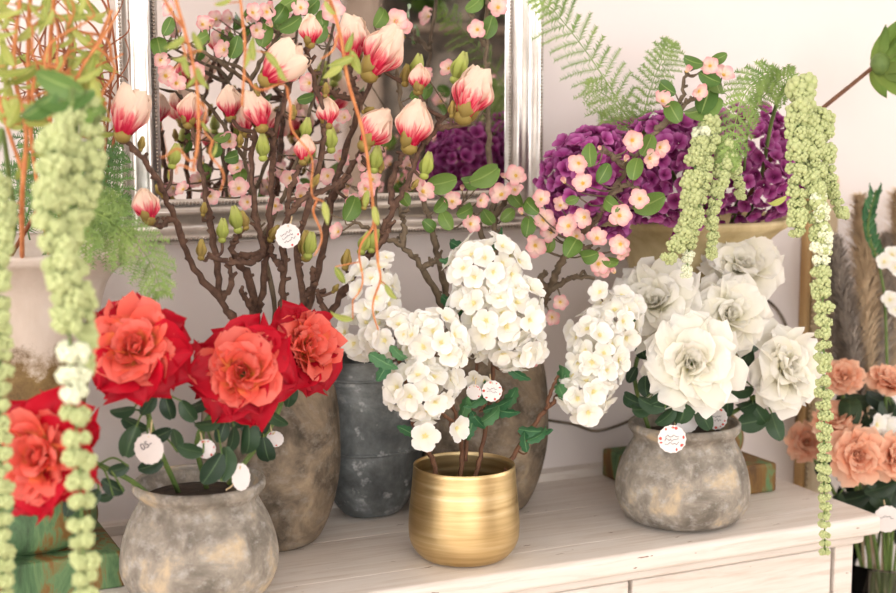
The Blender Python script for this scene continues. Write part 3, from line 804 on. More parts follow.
apple('pink blossom branch reaching across the purple hydrangeas', J2M + V((.022, 0, 0)),
      [PP((528, 330, 1.68), (548, 291, 1.64), (559, 268, 1.61), (572, 245, 1.59), (596, 218, 1.56), (609, 198, 1.54), (629, 168, 1.52), (657, 131, 1.51), (681, 98, 1.51), (687, 72, 1.51)),
       PP((546, 294, 1.64), (562, 282, 1.62), (576, 277, 1.61), (594, 278, 1.6)), PP((548, 291, 1.64), (540, 278, 1.63), (547, 274, 1.63)), PP((629, 168, 1.52), (612, 156, 1.51), (604, 150, 1.5)), PP((657, 131, 1.51), (672, 118, 1.5), (690, 100, 1.5), (712, 92, 1.5)),
       PP((609, 198, 1.54), (624, 186, 1.52), (640, 190, 1.51)), PP((572, 245, 1.59), (590, 250, 1.57), (600, 262, 1.56))],
      [(662, 102, 1.49, 12), (710, 66, 1.49, 11), (723, 76, 1.49, 12), (698, 91, 1.49, 10), (632, 140, 1.49, 13), (659, 147, 1.49, 11), (649, 158, 1.49, 11), (640, 199, 1.49, 12), (619, 216, 1.5, 14), (579, 163, 1.51, 12), (583, 184, 1.51, 12),
       (541, 200, 1.6, 11), (543, 220, 1.6, 13), (535, 245, 1.6, 13), (552, 232, 1.6, 12), (569, 226, 1.56, 13), (585, 217, 1.54, 12), (597, 239, 1.53, 12), (598, 264, 1.54, 12), (621, 244, 1.51, 12), (622, 255, 1.52, 10), (603, 272, 1.54, 10), (560, 302, 1.6, 9), (552, 317, 1.62, 9), (533, 363, 1.6, 8), (560, 206, 1.58, 10), (577, 236, 1.56, 10)],
      [(590, 155, 1.5, 24, 95), (604, 173, 1.5, 22, 60), (648, 145, 1.49, 24, 60), (635, 168, 1.49, 24, 80), (610, 204, 1.5, 22, 150), (650, 203, 1.5, 34, 20), (573, 245, 1.53, 27, 60), (587, 257, 1.53, 24, 200), (528, 226, 1.6, 22, 80), (530, 206, 1.6, 22, 140), (692, 62, 1.49, 22, 170), (719, 58, 1.49, 18, 20),
       (710, 78, 1.485, 24, 330), (666, 88, 1.49, 22, 150), (673, 111, 1.48, 26, 120), (611, 262, 1.53, 18, 340), (548, 246, 1.6, 20, 250), (572, 200, 1.56, 14, 200)],
      [(565, 183, 1.52, 7), (625, 161, 1.5, 7), (686, 72, 1.49, 8), (522, 214, 1.6, 7), (615, 273, 1.53, 7), (600, 150, 1.5, 5)])
apple('pink blossom branch with large round leaves rising through the mirror view', J2M + V((-.01, .008, 0)),
      [PP((468, 330, 1.69), (492, 262, 1.68), (494, 215, 1.68), (490, 165, 1.70), (487, 100, 1.71), (486, 40, 1.72), (488, -40, 1.73)), PP((492, 262, 1.68), (478, 225, 1.66), (462, 205, 1.65)), PP((494, 215, 1.68), (510, 195, 1.66), (520, 180, 1.65)), PP((487, 100, 1.71), (472, 122, 1.7), (457, 126, 1.7)), PP((486, 45, 1.72), (476, 30, 1.71), (470, 10, 1.71))],
      [(502, 195, 1.64, 13), (516, 176, 1.64, 12), (470, 224, 1.63, 11), (452, 202, 1.63, 11), (478, 30, 1.69, 11), (498, 8, 1.7, 12), (515, 190, 1.64, 10), (449, 69, 1.7, 10), (427, 76, 1.7, 9), (480, 200, 1.64, 9)],
      [(442, 183, 1.62, 32, 10), (486, 176, 1.63, 34, 20), (470, 183, 1.64, 24, 200), (515, 198, 1.64, 22, 130), (467, 211, 1.63, 22, 20), (446, 220, 1.63, 22, 120), (476, 4, 1.7, 24, 30), (489, 27, 1.69, 24, 70), (424, 92, 1.7, 22, 20), (488, 218, 1.65, 20, 300), (508, 215, 1.65, 18, 40)],
      [(462, 190, 1.64, 6), (505, 178, 1.64, 6)])
apple('pink blossom branch forking low beside the magnolia jar', J2M + V((-.026, -.004, 0)),
      [PP((452, 330, 1.68), (441, 300, 1.66), (422, 268, 1.64), (402, 246, 1.63), (380, 236, 1.63), (356, 222, 1.63)), PP((448, 300, 1.67), (437, 252, 1.65), (428, 215, 1.64), (418, 185, 1.64), (410, 150, 1.65), (400, 100, 1.67), (396, 40, 1.69)), PP((422, 268, 1.64), (436, 262, 1.63), (446, 268, 1.62)), PP((380, 236, 1.63), (374, 200, 1.65), (380, 150, 1.67)), PP((402, 246, 1.63), (404, 222, 1.63), (398, 206, 1.63))],
      [(422, 192, 1.62, 13), (417, 182, 1.63, 12), (396, 22, 1.68, 14), (365, 189, 1.64, 12), (372, 180, 1.64, 12), (362, 163, 1.65, 11), (402, 28, 1.68, 11), (429, 136, 1.65, 9), (354, 202, 1.64, 11), (300, 196, 1.66, 11), (339, 232, 1.64, 10)],
      [(382, 17, 1.68, 24, 50), (386, 138, 1.66, 18, 70), (352, 208, 1.63, 28, 60), (419, 93, 1.66, 20, 30), (430, 226, 1.63, 18, 320), (442, 205, 1.63, 20, 40), (404, 198, 1.63, 18, 120)],
      [(347, 196, 1.64, 7), (376, 148, 1.66, 6)])
JM2 = JM + V((.0, .02, 0))
apple('slender pink blossom branch tangled among the magnolia stems', JM2,
      [PP((275, 320, 1.71), (262, 240, 1.74), (245, 160, 1.76), (250, 80, 1.76), (215, 58, 1.76), (180, 40, 1.76)), PP((250, 80, 1.76), (268, 50, 1.75), (290, 20, 1.74), (310, -15, 1.74)), PP((262, 240, 1.74), (290, 180, 1.75), (310, 110, 1.75), (330, 40, 1.74), (340, -10, 1.74)), PP((250, 82, 1.76), (222, 64, 1.74), (200, 50, 1.72)), PP((245, 160, 1.76), (220, 120, 1.76), (195, 90, 1.76))],
      [(333, 13, 1.72, 14), (252, 13, 1.73, 11), (267, 12, 1.73, 10), (301, 8, 1.72, 10), (207, 27, 1.74, 11), (310, 83, 1.73, 11), (230, 142, 1.74, 11), (239, 189, 1.72, 12), (305, 194, 1.71, 11), (225, 50, 1.74, 11), (165, 76, 1.74, 12), (176, 84, 1.74, 11), (202, 25, 1.74, 10), (199, 72, 1.74, 11), (210, 196, 1.72, 10), (238, 168, 1.73, 10), (290, 178, 1.72, 11), (345, 118, 1.73, 9), (160, 60, 1.74, 10), (276, 206, 1.71, 10), (340, 160, 1.72, 10), (328, 176, 1.72, 10), (248, 202, 1.72, 9), (172, 10, 1.74, 10), (184, 190, 1.73, 9), (256, 30, 1.73, 10)],
      [(291, 24, 1.72, 26, 30), (311, 7, 1.72, 24, 30), (235, 47, 1.73, 24, 70), (264, 34, 1.73, 26, 80), (281, 13, 1.72, 24, 50), (321, 34, 1.72, 20, 60), (205, 37, 1.73, 20, 20), (222, 137, 1.74, 18, 200), (234, 157, 1.73, 20, 10), (159, 46, 1.74, 24, 100), (216, 152, 1.74, 18, 260), (168, 26, 1.74, 20, 60), (288, 4, 1.73, 24, 20), (322, 20, 1.72, 20, 100), (306, 98, 1.73, 18, 10), (240, 176, 1.73, 20, 90)],
      [(272, 27, 1.72, 8), (210, 26, 1.73, 7), (247, 22, 1.73, 7), (270, 8, 1.72, 7)], .0036, .0016)

# ------------------------------------------------------------------ white blossom sprays in the gold pot
GB = GP + V((0, 0, .062))
def spray(label, base, paths, clusters, leaves, extra=()):
    paths[0] = [base] + paths[0]
    root, allp, g = woody('white_blossom_spray', label, 'flower', base, paths, M['stem_brown'], .0033, .0018, .2, 'white blossom sprays in the gold pot', 6, False)
    for (px, py, Y, rx, ry, rz, n, R) in clusters:
        c = P(px, py, Y)
        ax, ay, az = M_(rx, c), M_(ry, c), M_(rz, c)
        attach(g, allp, c, .0016, .0012)
        for i in range(n):                       # florets spread over the front of a rounded cluster
            z = 1 - 1.35 * (i + .5) / n; a = i * 2.39996 + random.uniform(-.25, .25)
            s = math.sqrt(max(0, 1 - z * z))
            nrm = S(s * math.cos(a), s * math.sin(a), z)
            k = random.uniform(.74, 1.08)
            p = c + RT * (s * math.cos(a) * ax * k) - UP * (s * math.sin(a) * ay * k) - FW * (z * az * k)
            floret(root, 'white', p, nrm + S(random.uniform(-.3, .3), random.uniform(-.35, .2), .25), M_(R * random.uniform(1.0, 1.35), p), random.choice((4, 5, 5)))
    for (px, py, Y, R, ax) in extra:
        p = P(px, py, Y); attach(g, allp, p + FW * .004, .0011, .0009)
        floret(root, 'white', p, S(*ax), M_(R, p), 5)
    for (px, py, Y, L, ang) in leaves:
        p = P(px, py, Y); Lm = M_(L, p); d = S(math.cos(R_(ang)), -math.sin(R_(ang)), random.uniform(-.1, .4)); q = p - d * Lm * .5
        attach(g, allp, q, .0012, .0009)
        leaf(root, 'white', q, d, Lm)
    part('stem', g, M['stem_brown'], root)
spray('white blossom spray with the tallest, densest cluster', rim(GB, .008, 0), [PP((479, 462, 1.555), (487, 420, 1.56), (492, 380, 1.56), (494, 340, 1.56), (488, 290, 1.56)), PP((487, 420, 1.56), (496, 404, 1.55), (504, 388, 1.55)), PP((489, 410, 1.56), (472, 392, 1.56), (462, 372, 1.56))],
      [(485, 272, 1.54, 36, 32, 30, 30, 12), (496, 312, 1.535, 44, 40, 32, 40, 12.5), (512, 342, 1.54, 28, 22, 20, 14, 12.5), (474, 336, 1.55, 20, 20, 14, 7, 10)],
      [(455, 245, 1.58, 28, 160), (498, 238, 1.58, 26, 60), (456, 325, 1.55, 30, 110), (462, 305, 1.56, 24, 70), (500, 405, 1.54, 36, 20), (512, 396, 1.54, 30, 60), (475, 402, 1.54, 32, 220), (445, 300, 1.57, 26, 150), (450, 262, 1.57, 24, 170), (520, 375, 1.54, 26, 330), (508, 412, 1.53, 30, 350), (484, 392, 1.54, 26, 80)],
      [(537, 352, 1.53, 12, (.3, .2, 1)), (520, 356, 1.52, 12, (.1, .3, 1)), (484, 380, 1.54, 11, (-.2, .5, .7))])
spray('white blossom spray whose cluster hangs over the zinc planter', rim(GB, -.03, 0), [PP((433, 462, 1.55), (420, 440, 1.54), (410, 410, 1.54), (405, 378, 1.54), (395, 350, 1.55), (376, 330, 1.58), (368, 290, 1.6)), PP((410, 410, 1.54), (430, 385, 1.53), (436, 360, 1.53))],
      [(433, 342, 1.515, 30, 26, 22, 20, 12.5), (420, 388, 1.51, 30, 28, 24, 20, 13), (396, 335, 1.54, 26, 20, 18, 13, 12), (372, 296, 1.6, 20, 36, 20, 22, 11), (362, 335, 1.59, 22, 20, 16, 12, 11)],
      [(384, 362, 1.5, 34, 330), (400, 356, 1.5, 28, 310), (383, 372, 1.5, 30, 240), (405, 430, 1.53, 24, 150)],
      [(425, 436, 1.5, 16, (.1, .2, 1)), (452, 350, 1.52, 12, (.6, .2, .8)), (386, 258, 1.6, 9, (.2, -.7, .6))])
spray('short white blossom spray in the middle of the gold pot', rim(GB, -.004, .012), [PP((462, 462, 1.56), (460, 430, 1.55), (452, 400, 1.55), (450, 375, 1.55)), PP((466, 462, 1.56), (468, 420, 1.56), (475, 380, 1.56), (478, 350, 1.56)), PP((460, 430, 1.55), (448, 418, 1.53), (440, 414, 1.53))],
      [(446, 378, 1.54, 14, 14, 10, 5, 11)],
      [(478, 422, 1.54, 26, 300), (466, 405, 1.54, 30, 70), (470, 430, 1.54, 30, 250), (492, 416, 1.54, 34, 30)],
      [(456, 428, 1.51, 15, (.75, .1, .7)), (474, 378, 1.545, 11, (-.1, .5, .8))])
spray('white blossom spray leaning out towards the white roses', rim(GB, .042, -.004), [PP((510, 462, 1.55), (534, 425, 1.545), (556, 398, 1.54), (572, 375, 1.54), (592, 345, 1.54), (612, 312, 1.54)), PP((546, 410, 1.54), (552, 390, 1.53), (558, 376, 1.53)), PP((556, 398, 1.54), (574, 406, 1.53), (588, 408, 1.53))],
      [(597, 352, 1.52, 24, 32, 20, 24, 12.5), (585, 392, 1.52, 22, 22, 16, 14, 12.5), (614, 322, 1.53, 22, 22, 16, 13, 12), (600, 336, 1.53, 26, 22, 18, 8, 12)],
      [(564, 372, 1.53, 36, 75), (560, 388, 1.52, 28, 110), (536, 432, 1.53, 36, 350), (525, 440, 1.53, 26, 100), (540, 436, 1.52, 28, 20), (632, 320, 1.54, 16, 40)],
      [(588, 412, 1.5, 15, (.1, .3, 1)), (600, 292, 1.53, 12, (-.5, -.4, .8)), (622, 296, 1.53, 12, (.2, -.5, .8)), (634, 306, 1.53, 13, (.4, -.2, .9))])

# ------------------------------------------------------------------ purple hydrangeas
HG = Geo()
for i in range(4):
    HG.merge(petal(1, 1.05, R_(40), R_(74), -.3, .3, .22, 'round', i, 4, 4, .3), Matrix.Rotation(i * PI / 2, 4, 'Z') @ Matrix.Translation((.04, 0, 0)))
HYD = HG.mesh('hydrangea_floret', M['purple'])
def hydrangea(label, base, c, R, n=120, flat=1.0):
    root = thing('hydrangea', label, 'flower', base, 'purple hydrangeas in the cream urn')
    part('stem', tube(Geo(), crom([base, base.lerp(c, .5), c], 5), .0035, .003, 7), M['stem_green'], root)
    for i in range(n):
        z = 1 - 1.75 * (i + .5) / n; a = i * 2.39996
        s = math.sqrt(max(0, 1 - z * z))
        nrm = V((s * math.cos(a), s * math.sin(a), z)) 
        nrm = (Matrix.Rotation(R_(35), 3, RT) @ nrm)
        p = c + V((nrm.x * R, nrm.y * R, nrm.z * R * flat)) * random.uniform(.78, 1.08)
        link('floret', HYD, root, orient(p - V(root.location), nrm + V((random.uniform(-.65, .65), random.uniform(-.65, .65), random.uniform(-.65, .65))), V((random.random() - .5, random.random() - .5, random.random() - .5)), random.uniform(.0105, .0155)))
UB = UR + V((0, 0, .336))
hydrangea('purple hydrangea head half covered by pink blossoms, next to the mirror', UB + V((-.04, -.02, 0)), P(596, 183, 1.61), .066, 180)
hydrangea('purple hydrangea head behind the blossom branch, in the middle', UB + V((0, -.03, 0)), P(672, 172, 1.60), .073, 210)
hydrangea('purple hydrangea head between the two hanging amaranth bunches', UB + V((.04, -.02, 0)), P(746, 168, 1.63), .076, 220)
hydrangea('purple hydrangea head at the back of the urn facing the mirror', UB + V((-.01, .04, 0)), P(628, 165, 1.72), .06, 130)

# ------------------------------------------------------------------ amaranth
KN = []
for s in range(4):
    random.seed(50 + s); g = Geo()
    for i in range(16):
        z = 1 - 2 * (i + .5) / 16; a = i * 2.4; q = math.sqrt(1 - z * z)
        blob(g, (q * math.cos(a) * .66, q * math.sin(a) * .66, z * .66), random.uniform(.26, .46), n=6, mlat=4)
    KN.append(g)
KM = {k: [g.mesh('amaranth_knob', M[k]) for g in KN] for k in ('amaranth', 'amaranth_pale')}
random.seed(99)
def amaranth(label, base, arch, strands, group=None, stem_mat='stem_green'):
    """arch: the stem from the vase up and over; strands: (pixel points with y), knob radius px at the top and bottom, spacing, pale span"""
    root = thing('hanging_amaranth', label, 'flower', base, group)
    g = Geo(); tube(g, crom([base] + arch, 8), .0028, .0022, 7)
    for st in strands:
        pts, ra, rb, per, pale = st
        q = crom(PP(*pts), 14)
        tube(g, q, .0018, .0009, 5)
        # walk along the strand
        L = [0]
        for i in range(1, len(q)): L.append(L[-1] + (q[i] - q[i - 1]).length)
        tot = L[-1]; s = 0; i = 0
        while s < tot:
            while i < len(q) - 2 and L[i + 1] < s: i += 1
            t = (s - L[i]) / max(L[i + 1] - L[i], 1e-6)
            p = q[i].lerp(q[i + 1], min(t, 1)); f = s / tot
            r = M_((ra + (rb - ra) * f), p)
            a0 = random.uniform(0, 6)
            for k in range(per):
                a = a0 + 2 * PI * k / per
                off = (RT * math.cos(a) + FW * math.sin(a)) * r * (.62 if per > 1 else 0)
                rr = r * random.uniform(.58, .98) * (1.1 if per == 1 else 1)
                kk = 'amaranth_pale' if pale and pale[0] < f < pale[1] else 'amaranth'
                link('flower_knob', random.choice(KM[kk]), root, orient(p + off + V((0, 0, random.uniform(-.3, .3) * r)) - V(root.location), V((random.uniform(-.4, .4), random.uniform(-.4, .4), 1)), V((random.random() - .5, random.random() - .5, 0)), rr))
            s += r * (random.uniform(1.55, 1.9) if tot > .35 and f > .4 else random.uniform(1.0, 1.5))
    part('stem', g, M[stem_mat], root)
    return root
am = amaranth('pale green amaranth tassels hanging before the purple hydrangeas', UB + V((.02, .0, 0)), PP((705, 200, 1.62), (712, 130, 1.55), (716, 95, 1.52), (716, 118, 1.5), (712, 150, 1.49)), [
    ([(708, 124, 1.49), (698, 150, 1.48), (692, 190, 1.475), (686, 228, 1.47), (668, 258, 1.47)], 9, 8, 3, (0, .1)),
    ([(712, 130, 1.485), (704, 170, 1.475), (697, 215, 1.47), (690, 245, 1.47), (686, 275, 1.47)], 8, 5, 3, (.85, 1)),
    ([(726, 148, 1.485), (722, 175, 1.475), (714, 205, 1.47), (712, 235, 1.47), (711, 256, 1.47)], 9, 5, 3, None),
    ([(728, 145, 1.48), (734, 165, 1.475), (738, 185, 1.475), (742, 200, 1.475)], 8, 4, 3, None)])
for (px, py, L, a) in ((700, 112, 50, 215), (706, 98, 42, 250), (716, 88, 34, 270)):
    leaf(am, 'mid', P(px, py, 1.5) - S(math.cos(R_(a)), -math.sin(R_(a))) * M_(L * .5, P(px, py, 1.5)), S(math.cos(R_(a)), -math.sin(R_(a)), .2), M_(L, P(px, py, 1.5)))
am2 = amaranth('long pale green amaranth tassel trailing past the console corner', UB + V((.05, -.01, 0)), PP((755, 200, 1.62), (772, 120, 1.53), (784, 88, 1.46), (796, 84, 1.41), (800, 100, 1.39)), [
    ([(800, 84, 1.4), (800, 110, 1.38), (797, 150, 1.375), (797, 195, 1.37), (797, 238, 1.37)], 12, 7, 3, None),
    ([(806, 108, 1.39), (812, 150, 1.375), (816, 200, 1.365), (820, 250, 1.36), (823, 310, 1.355), (824, 400, 1.35), (824, 480, 1.35), (825, 552, 1.35)], 10, 5, 3, (.3, .36)),
    ([(822, 115, 1.385), (824, 150, 1.375), (830, 180, 1.37), (838, 205, 1.365), (846, 220, 1.365)], 10, 5, 3, None),
    ([(818, 190, 1.36), (824, 225, 1.355), (828, 255, 1.35)], 7, 5, 2, (.1, .9))])
leaf(am2, 'pale', P(786, 196, 1.37), S(-.9, .6), .03)
UBL = UL + V((0, 0, .336))
am3 = amaranth('blurred amaranth tassels hanging before the grey urn, the near bunch', UBL + V((-.01, -.05, 0)), PP((70, 225, 1.55), (75, 140, 1.45), (74, 100, 1.34), (72, 88, 1.28), (72, 105, 1.25)), [
    ([(58, 130, 1.26), (52, 170, 1.25), (50, 210, 1.245), (58, 260, 1.24), (68, 320, 1.235), (74, 400, 1.23), (80, 480, 1.23), (85, 600, 1.23)], 15, 11, 3, (.44, .56)),
    ([(66, 120, 1.27), (72, 160, 1.26), (74, 210, 1.255), (66, 250, 1.25), (62, 290, 1.25)], 13, 9, 3, None),
    ([(84, 105, 1.28), (92, 130, 1.27), (94, 160, 1.265), (92, 195, 1.26), (82, 225, 1.26)], 12, 6, 3, None),
    ([(68, 250, 1.25), (82, 290, 1.245), (88, 330, 1.245), (86, 380, 1.24)], 11, 7, 3, None)])
for (px, py, L, a) in ((66, 100, 60, 200), (86, 108, 56, 310), (60, 84, 50, 160), (98, 116, 44, 320), (40, 110, 46, 230)):
    leaf(am3, 'mid', P(px, py, 1.28) - S(math.cos(R_(a)), -math.sin(R_(a))) * M_(L * .5, P(px, py, 1.28)), S(math.cos(R_(a)), -math.sin(R_(a)), .2), M_(L, P(px, py, 1.28)))
amaranth('amaranth tassel hanging at the far outer side of the grey urn', UBL + V((-.06, -.03, 0)), PP((12, 240, 1.56), (8, 170, 1.45), (2, 130, 1.36), (-2, 150, 1.33)), [
    ([(-2, 180, 1.33), (2, 220, 1.32), (-2, 280, 1.31), (0, 360, 1.305), (0, 450, 1.3), (2, 540, 1.3), (4, 610, 1.3)], 11, 9, 3, None)])

# ------------------------------------------------------------------ asparagus fern fronds
def frond_geo(pts, side, dens, nl, droop=.2, rib=.0011):
    """feathery frond: rib, alternate side shoots, each carrying short needles; pts in world space"""
    g = Geo(); q = crom(pts, 10)
    tube(g, q, rib, rib * .5, 5)
    N = len(q)
    nrm = -FW
    k = 0
    for i in range(2, N - 1, 2):
        t = (q[i + 1] - q[i - 1]).normalized(); sd = t.cross(nrm).normalized(); f = i / N
        for sg in (1, -1):
            L = side * (math.sin(PI * min(1, .18 + f * .82)) ** .7) * random.uniform(.7, 1.1)
            d = (t * .65 + sd * sg + nrm * random.uniform(-.35, .35)).normalized()
            a = q[i]; sh = [a + d * L * s_ / 5 + V((0, 0, -droop * L * (s_ / 5) ** 2)) for s_ in range(6)]
            tube(g, sh, rib * .5, rib * .3, 3, cap=False)
            for j in range(1, dens + 1):
                s_ = j / dens; c = sh[min(5, int(s_ * 5))].lerp(sh[min(5, int(s_ * 5) + 1)], s_ * 5 - int(s_ * 5))
                for sg2 in (1, -1):
                    dd = (d * random.uniform(.3, 1.3) + (d.cross(nrm)).normalized() * sg2 + nrm * random.uniform(-.4, .4)).normalized()
                    e = c + dd * nl * random.uniform(.7, 1.1) * (1.1 - .5 * s_); wv = d * (.0010)
                    g.add([c - wv, c + wv, e], [(0, 1, 2)])
    return g
def fern(label, base, stalk, fronds, mat, group=None):
    root = thing('asparagus_fern', label, 'fern', base, group)
    part('stem', tube(Geo(), crom([base] + stalk, 8), .0022, .0014, 6), M['stem_green'], root)
    for pts, side, dens, nl in fronds:
        part('frond', frond_geo(pts, side, dens, nl), M[mat], root, False)
fern('feathery asparagus fern rising behind the purple hydrangeas', UB + V((-.02, .0, 0)), PP((660, 200, 1.65), (645, 130, 1.66)),
     [(PP((652, 160, 1.65), (622, 108, 1.66), (592, 60, 1.66), (560, 18, 1.66), (535, -8, 1.66)), .05, 15, .009),
      (PP((640, 130, 1.66), (650, 90, 1.66), (662, 60, 1.66), (672, 40, 1.66)), .034, 13, .008), (PP((630, 118, 1.66), (606, 96, 1.66), (585, 84, 1.66)), .028, 7, .008),
      (PP((648, 140, 1.66), (622, 122, 1.64), (598, 118, 1.63)), .028, 7, .009)], 'fern', 'asparagus ferns')
fern('bright feathery fern draped over the top of the cream urn flowers', UB + V((.03, -.02, 0)), PP((740, 200, 1.6), (748, 130, 1.54), (760, 92, 1.5)),
     [(PP((784, 74, 1.47), (760, 78, 1.48), (742, 100, 1.48), (732, 140, 1.47), (728, 170, 1.47)), .032, 16, .009), (PP((762, 90, 1.5), (780, 80, 1.46), (796, 72, 1.44)), .022, 10, .007), (PP((750, 110, 1.5), (770, 92, 1.47), (788, 100, 1.45)), .02, 8, .006)], 'fern', 'asparagus ferns')
fern('feathery fern drooping from the grey urn towards the red roses', UBL + V((.03, -.02, 0)), PP((80, 240, 1.62), (95, 215, 1.56)),
     [(PP((60, 200, 1.54), (95, 212, 1.52), (128, 234, 1.5), (150, 262, 1.5), (163, 298, 1.5)), .036, 11, .010), (PP((80, 215, 1.54), (105, 235, 1.52), (128, 248, 1.51)), .034, 10, .010), (PP((80, 205, 1.55), (104, 206, 1.53), (122, 216, 1.52)), .028, 10, .009), (PP((40, 215, 1.54), (70, 232, 1.51), (96, 252, 1.5)), .03, 10, .009)], 'fern', 'asparagus ferns')
fern('dark feathery fern standing deep inside the grey urn', UBL + V((.0, .02, 0)), PP((60, 230, 1.72), (62, 180, 1.73)),
     [(PP((55, 240, 1.72), (45, 190, 1.72), (38, 150, 1.72), (30, 110, 1.72)), .035, 10, .010), (PP((65, 240, 1.72), (85, 200, 1.72), (100, 165, 1.72), (112, 140, 1.72)), .035, 10, .010), (PP((30, 240, 1.7), (20, 200, 1.7), (14, 160, 1.7)), .035, 10, .010), (PP((80, 240, 1.71), (105, 215, 1.7), (124, 190, 1.7)), .03, 10, .009), (PP((50, 235, 1.69), (70, 190, 1.69), (78, 150, 1.69)), .035, 12, .01), (PP((20, 235, 1.68), (34, 190, 1.68), (30, 140, 1.68)), .035, 12, .01), (PP((90, 235, 1.7), (112, 190, 1.7), (116, 150, 1.7)), .03, 12, .01)], 'fern_dark', 'asparagus ferns')

# ------------------------------------------------------------------ curly willow in the grey urn
def curly(p0, p1, amp, turns, sag=0.0, n=22):
    """a wiry twig from p0 to p1 that swings from side to side"""
    d = p1 - p0; sx = d.cross(FW).normalized(); sy = d.cross(sx).normalized()
    ph = random.uniform(0, 6); ph2 = random.uniform(0, 6); out = []
    for i in range(n + 1):
        t = i / n; e = min(1, t * 4)
        out.append(p0 + d * t + sx * amp * e * math.sin(ph + turns * 2 * PI * t) + sy * amp * e * .7 * math.sin(ph2 + turns * 1.6 * PI * t) + V((0, 0, sag * math.sin(PI * t))))
    return out
def willow(label, base, paths, twigs, leaves, mat, r0=.0032, r1=.0014):
    root = thing('curly_willow_branch', label, 'branch', base, 'curly willow branches')
    g = Geo(); allp = []
    for i, pts in enumerate(paths):
        q = crom(([base] if i == 0 else []) + pts, 9)
        tube(g, q, r0 * (1 if i == 0 else .75), r1, 6, .15); allp += q
    for (a, b_, amp, tn) in twigs:
        q = curly(a, b_, amp, tn); 
        near = min(allp, key=lambda t: (t - q[0]).length); q = [near] + q[1:]
        tube(g, q, r1, r1 * .55, 5); allp += q
    for (p, d, L) in leaves:
        near = min(allp, key=lambda t: (t - p).length)
        tube(g, [near, near.lerp(p, .6), p], .0009, .0007, 4)
        leaf(root, 'pale', p, d, L)
    part('branch', g, M[mat], root)
def leaf_at(px, py, Y, L, ang):
    p = P(px, py, Y); d = S(math.cos(R_(ang)), -math.sin(R_(ang)), random.uniform(-.3, .3)); Lm = M_(L, p)
    return (p - d * Lm * .5, d, Lm)
random.seed(31)
willow('orange willow tendrils trailing in front of the magnolias, leafy ends', UBL + V((.03, -.06, 0)),
       [PP((30, 120, 1.5), (40, -60, 1.4), (110, -120, 1.36), (168, -70, 1.34), (174, -10, 1.34), (184, 28, 1.34), (193, 64, 1.335), (198, 99, 1.335), (198, 140, 1.335), (194, 165, 1.335)),
        PP((168, -70, 1.34), (210, -90, 1.35), (236, -20, 1.36), (243, 24, 1.36), (245, 54, 1.36), (242, 106, 1.36)), PP((184, 28, 1.34), (170, 10, 1.33), (160, -12, 1.33))],
       [(P(198, 99, 1.335), P(212, 140, 1.34), .004, 1), (P(194, 160, 1.335), P(160, 150, 1.33), .006, 1), (P(194, 165, 1.335), P(178, 172, 1.33), .006, 1), (P(243, 78, 1.36), P(286, 92, 1.36), .006, 1), (P(286, 92, 1.36), P(318, 196, 1.37), .005, 1.5), (P(318, 196, 1.37), P(316, 256, 1.37), .005, 1), (P(186, 40, 1.34), P(176, 72, 1.33), .004, 1), (P(212, 140, 1.34), P(222, 192, 1.34), .005, 1)],
       [leaf_at(*q) for q in ((174, 45, 1.33, 26, 215), (186, 68, 1.33, 24, 280), (202, 80, 1.33, 26, 290), (196, 40, 1.33, 24, 120), (252, 48, 1.35, 26, 100), (274, 62, 1.35, 24, 310), (282, 76, 1.35, 22, 290), (190, 84, 1.33, 18, 240), (326, 214, 1.36, 24, 280), (178, 60, 1.33, 18, 200), (225, 2, 1.35, 22, 10), (247, 60, 1.35, 20, 260), (206, 128, 1.33, 16, 300), (215, 150, 1.34, 16, 60))], 'willow', .0021, .0014)
willow('orange willow tendril hanging between the tall pink magnolias', UBL + V((.05, -.04, 0)),
       [PP((50, 120, 1.52), (70, -60, 1.44), (180, -150, 1.42), (280, -110, 1.4), (322, -20, 1.39), (340, 34, 1.385), (348, 81, 1.385), (362, 128, 1.385), (369, 169, 1.385), (374, 217, 1.39), (378, 262, 1.39))],
       [(P(340, 34, 1.385), P(322, 60, 1.385), .003, .7), (P(374, 217, 1.39), P(352, 300, 1.39), .006, 1.2), (P(378, 262, 1.39), P(376, 330, 1.39), .004, 1)],
       [leaf_at(*q) for q in ((340, 62, 1.38, 30, 200), (356, 64, 1.38, 30, 290), (332, 72, 1.38, 28, 220), (350, 42, 1.38, 22, 70), (376, 218, 1.38, 24, 280), (391, 294, 1.39, 22, 300), (341, 277, 1.39, 24, 300), (340, 317, 1.39, 26, 170), (366, 200, 1.38, 20, 260), (330, 10, 1.38, 20, 300))], 'willow', .0022, .0015)
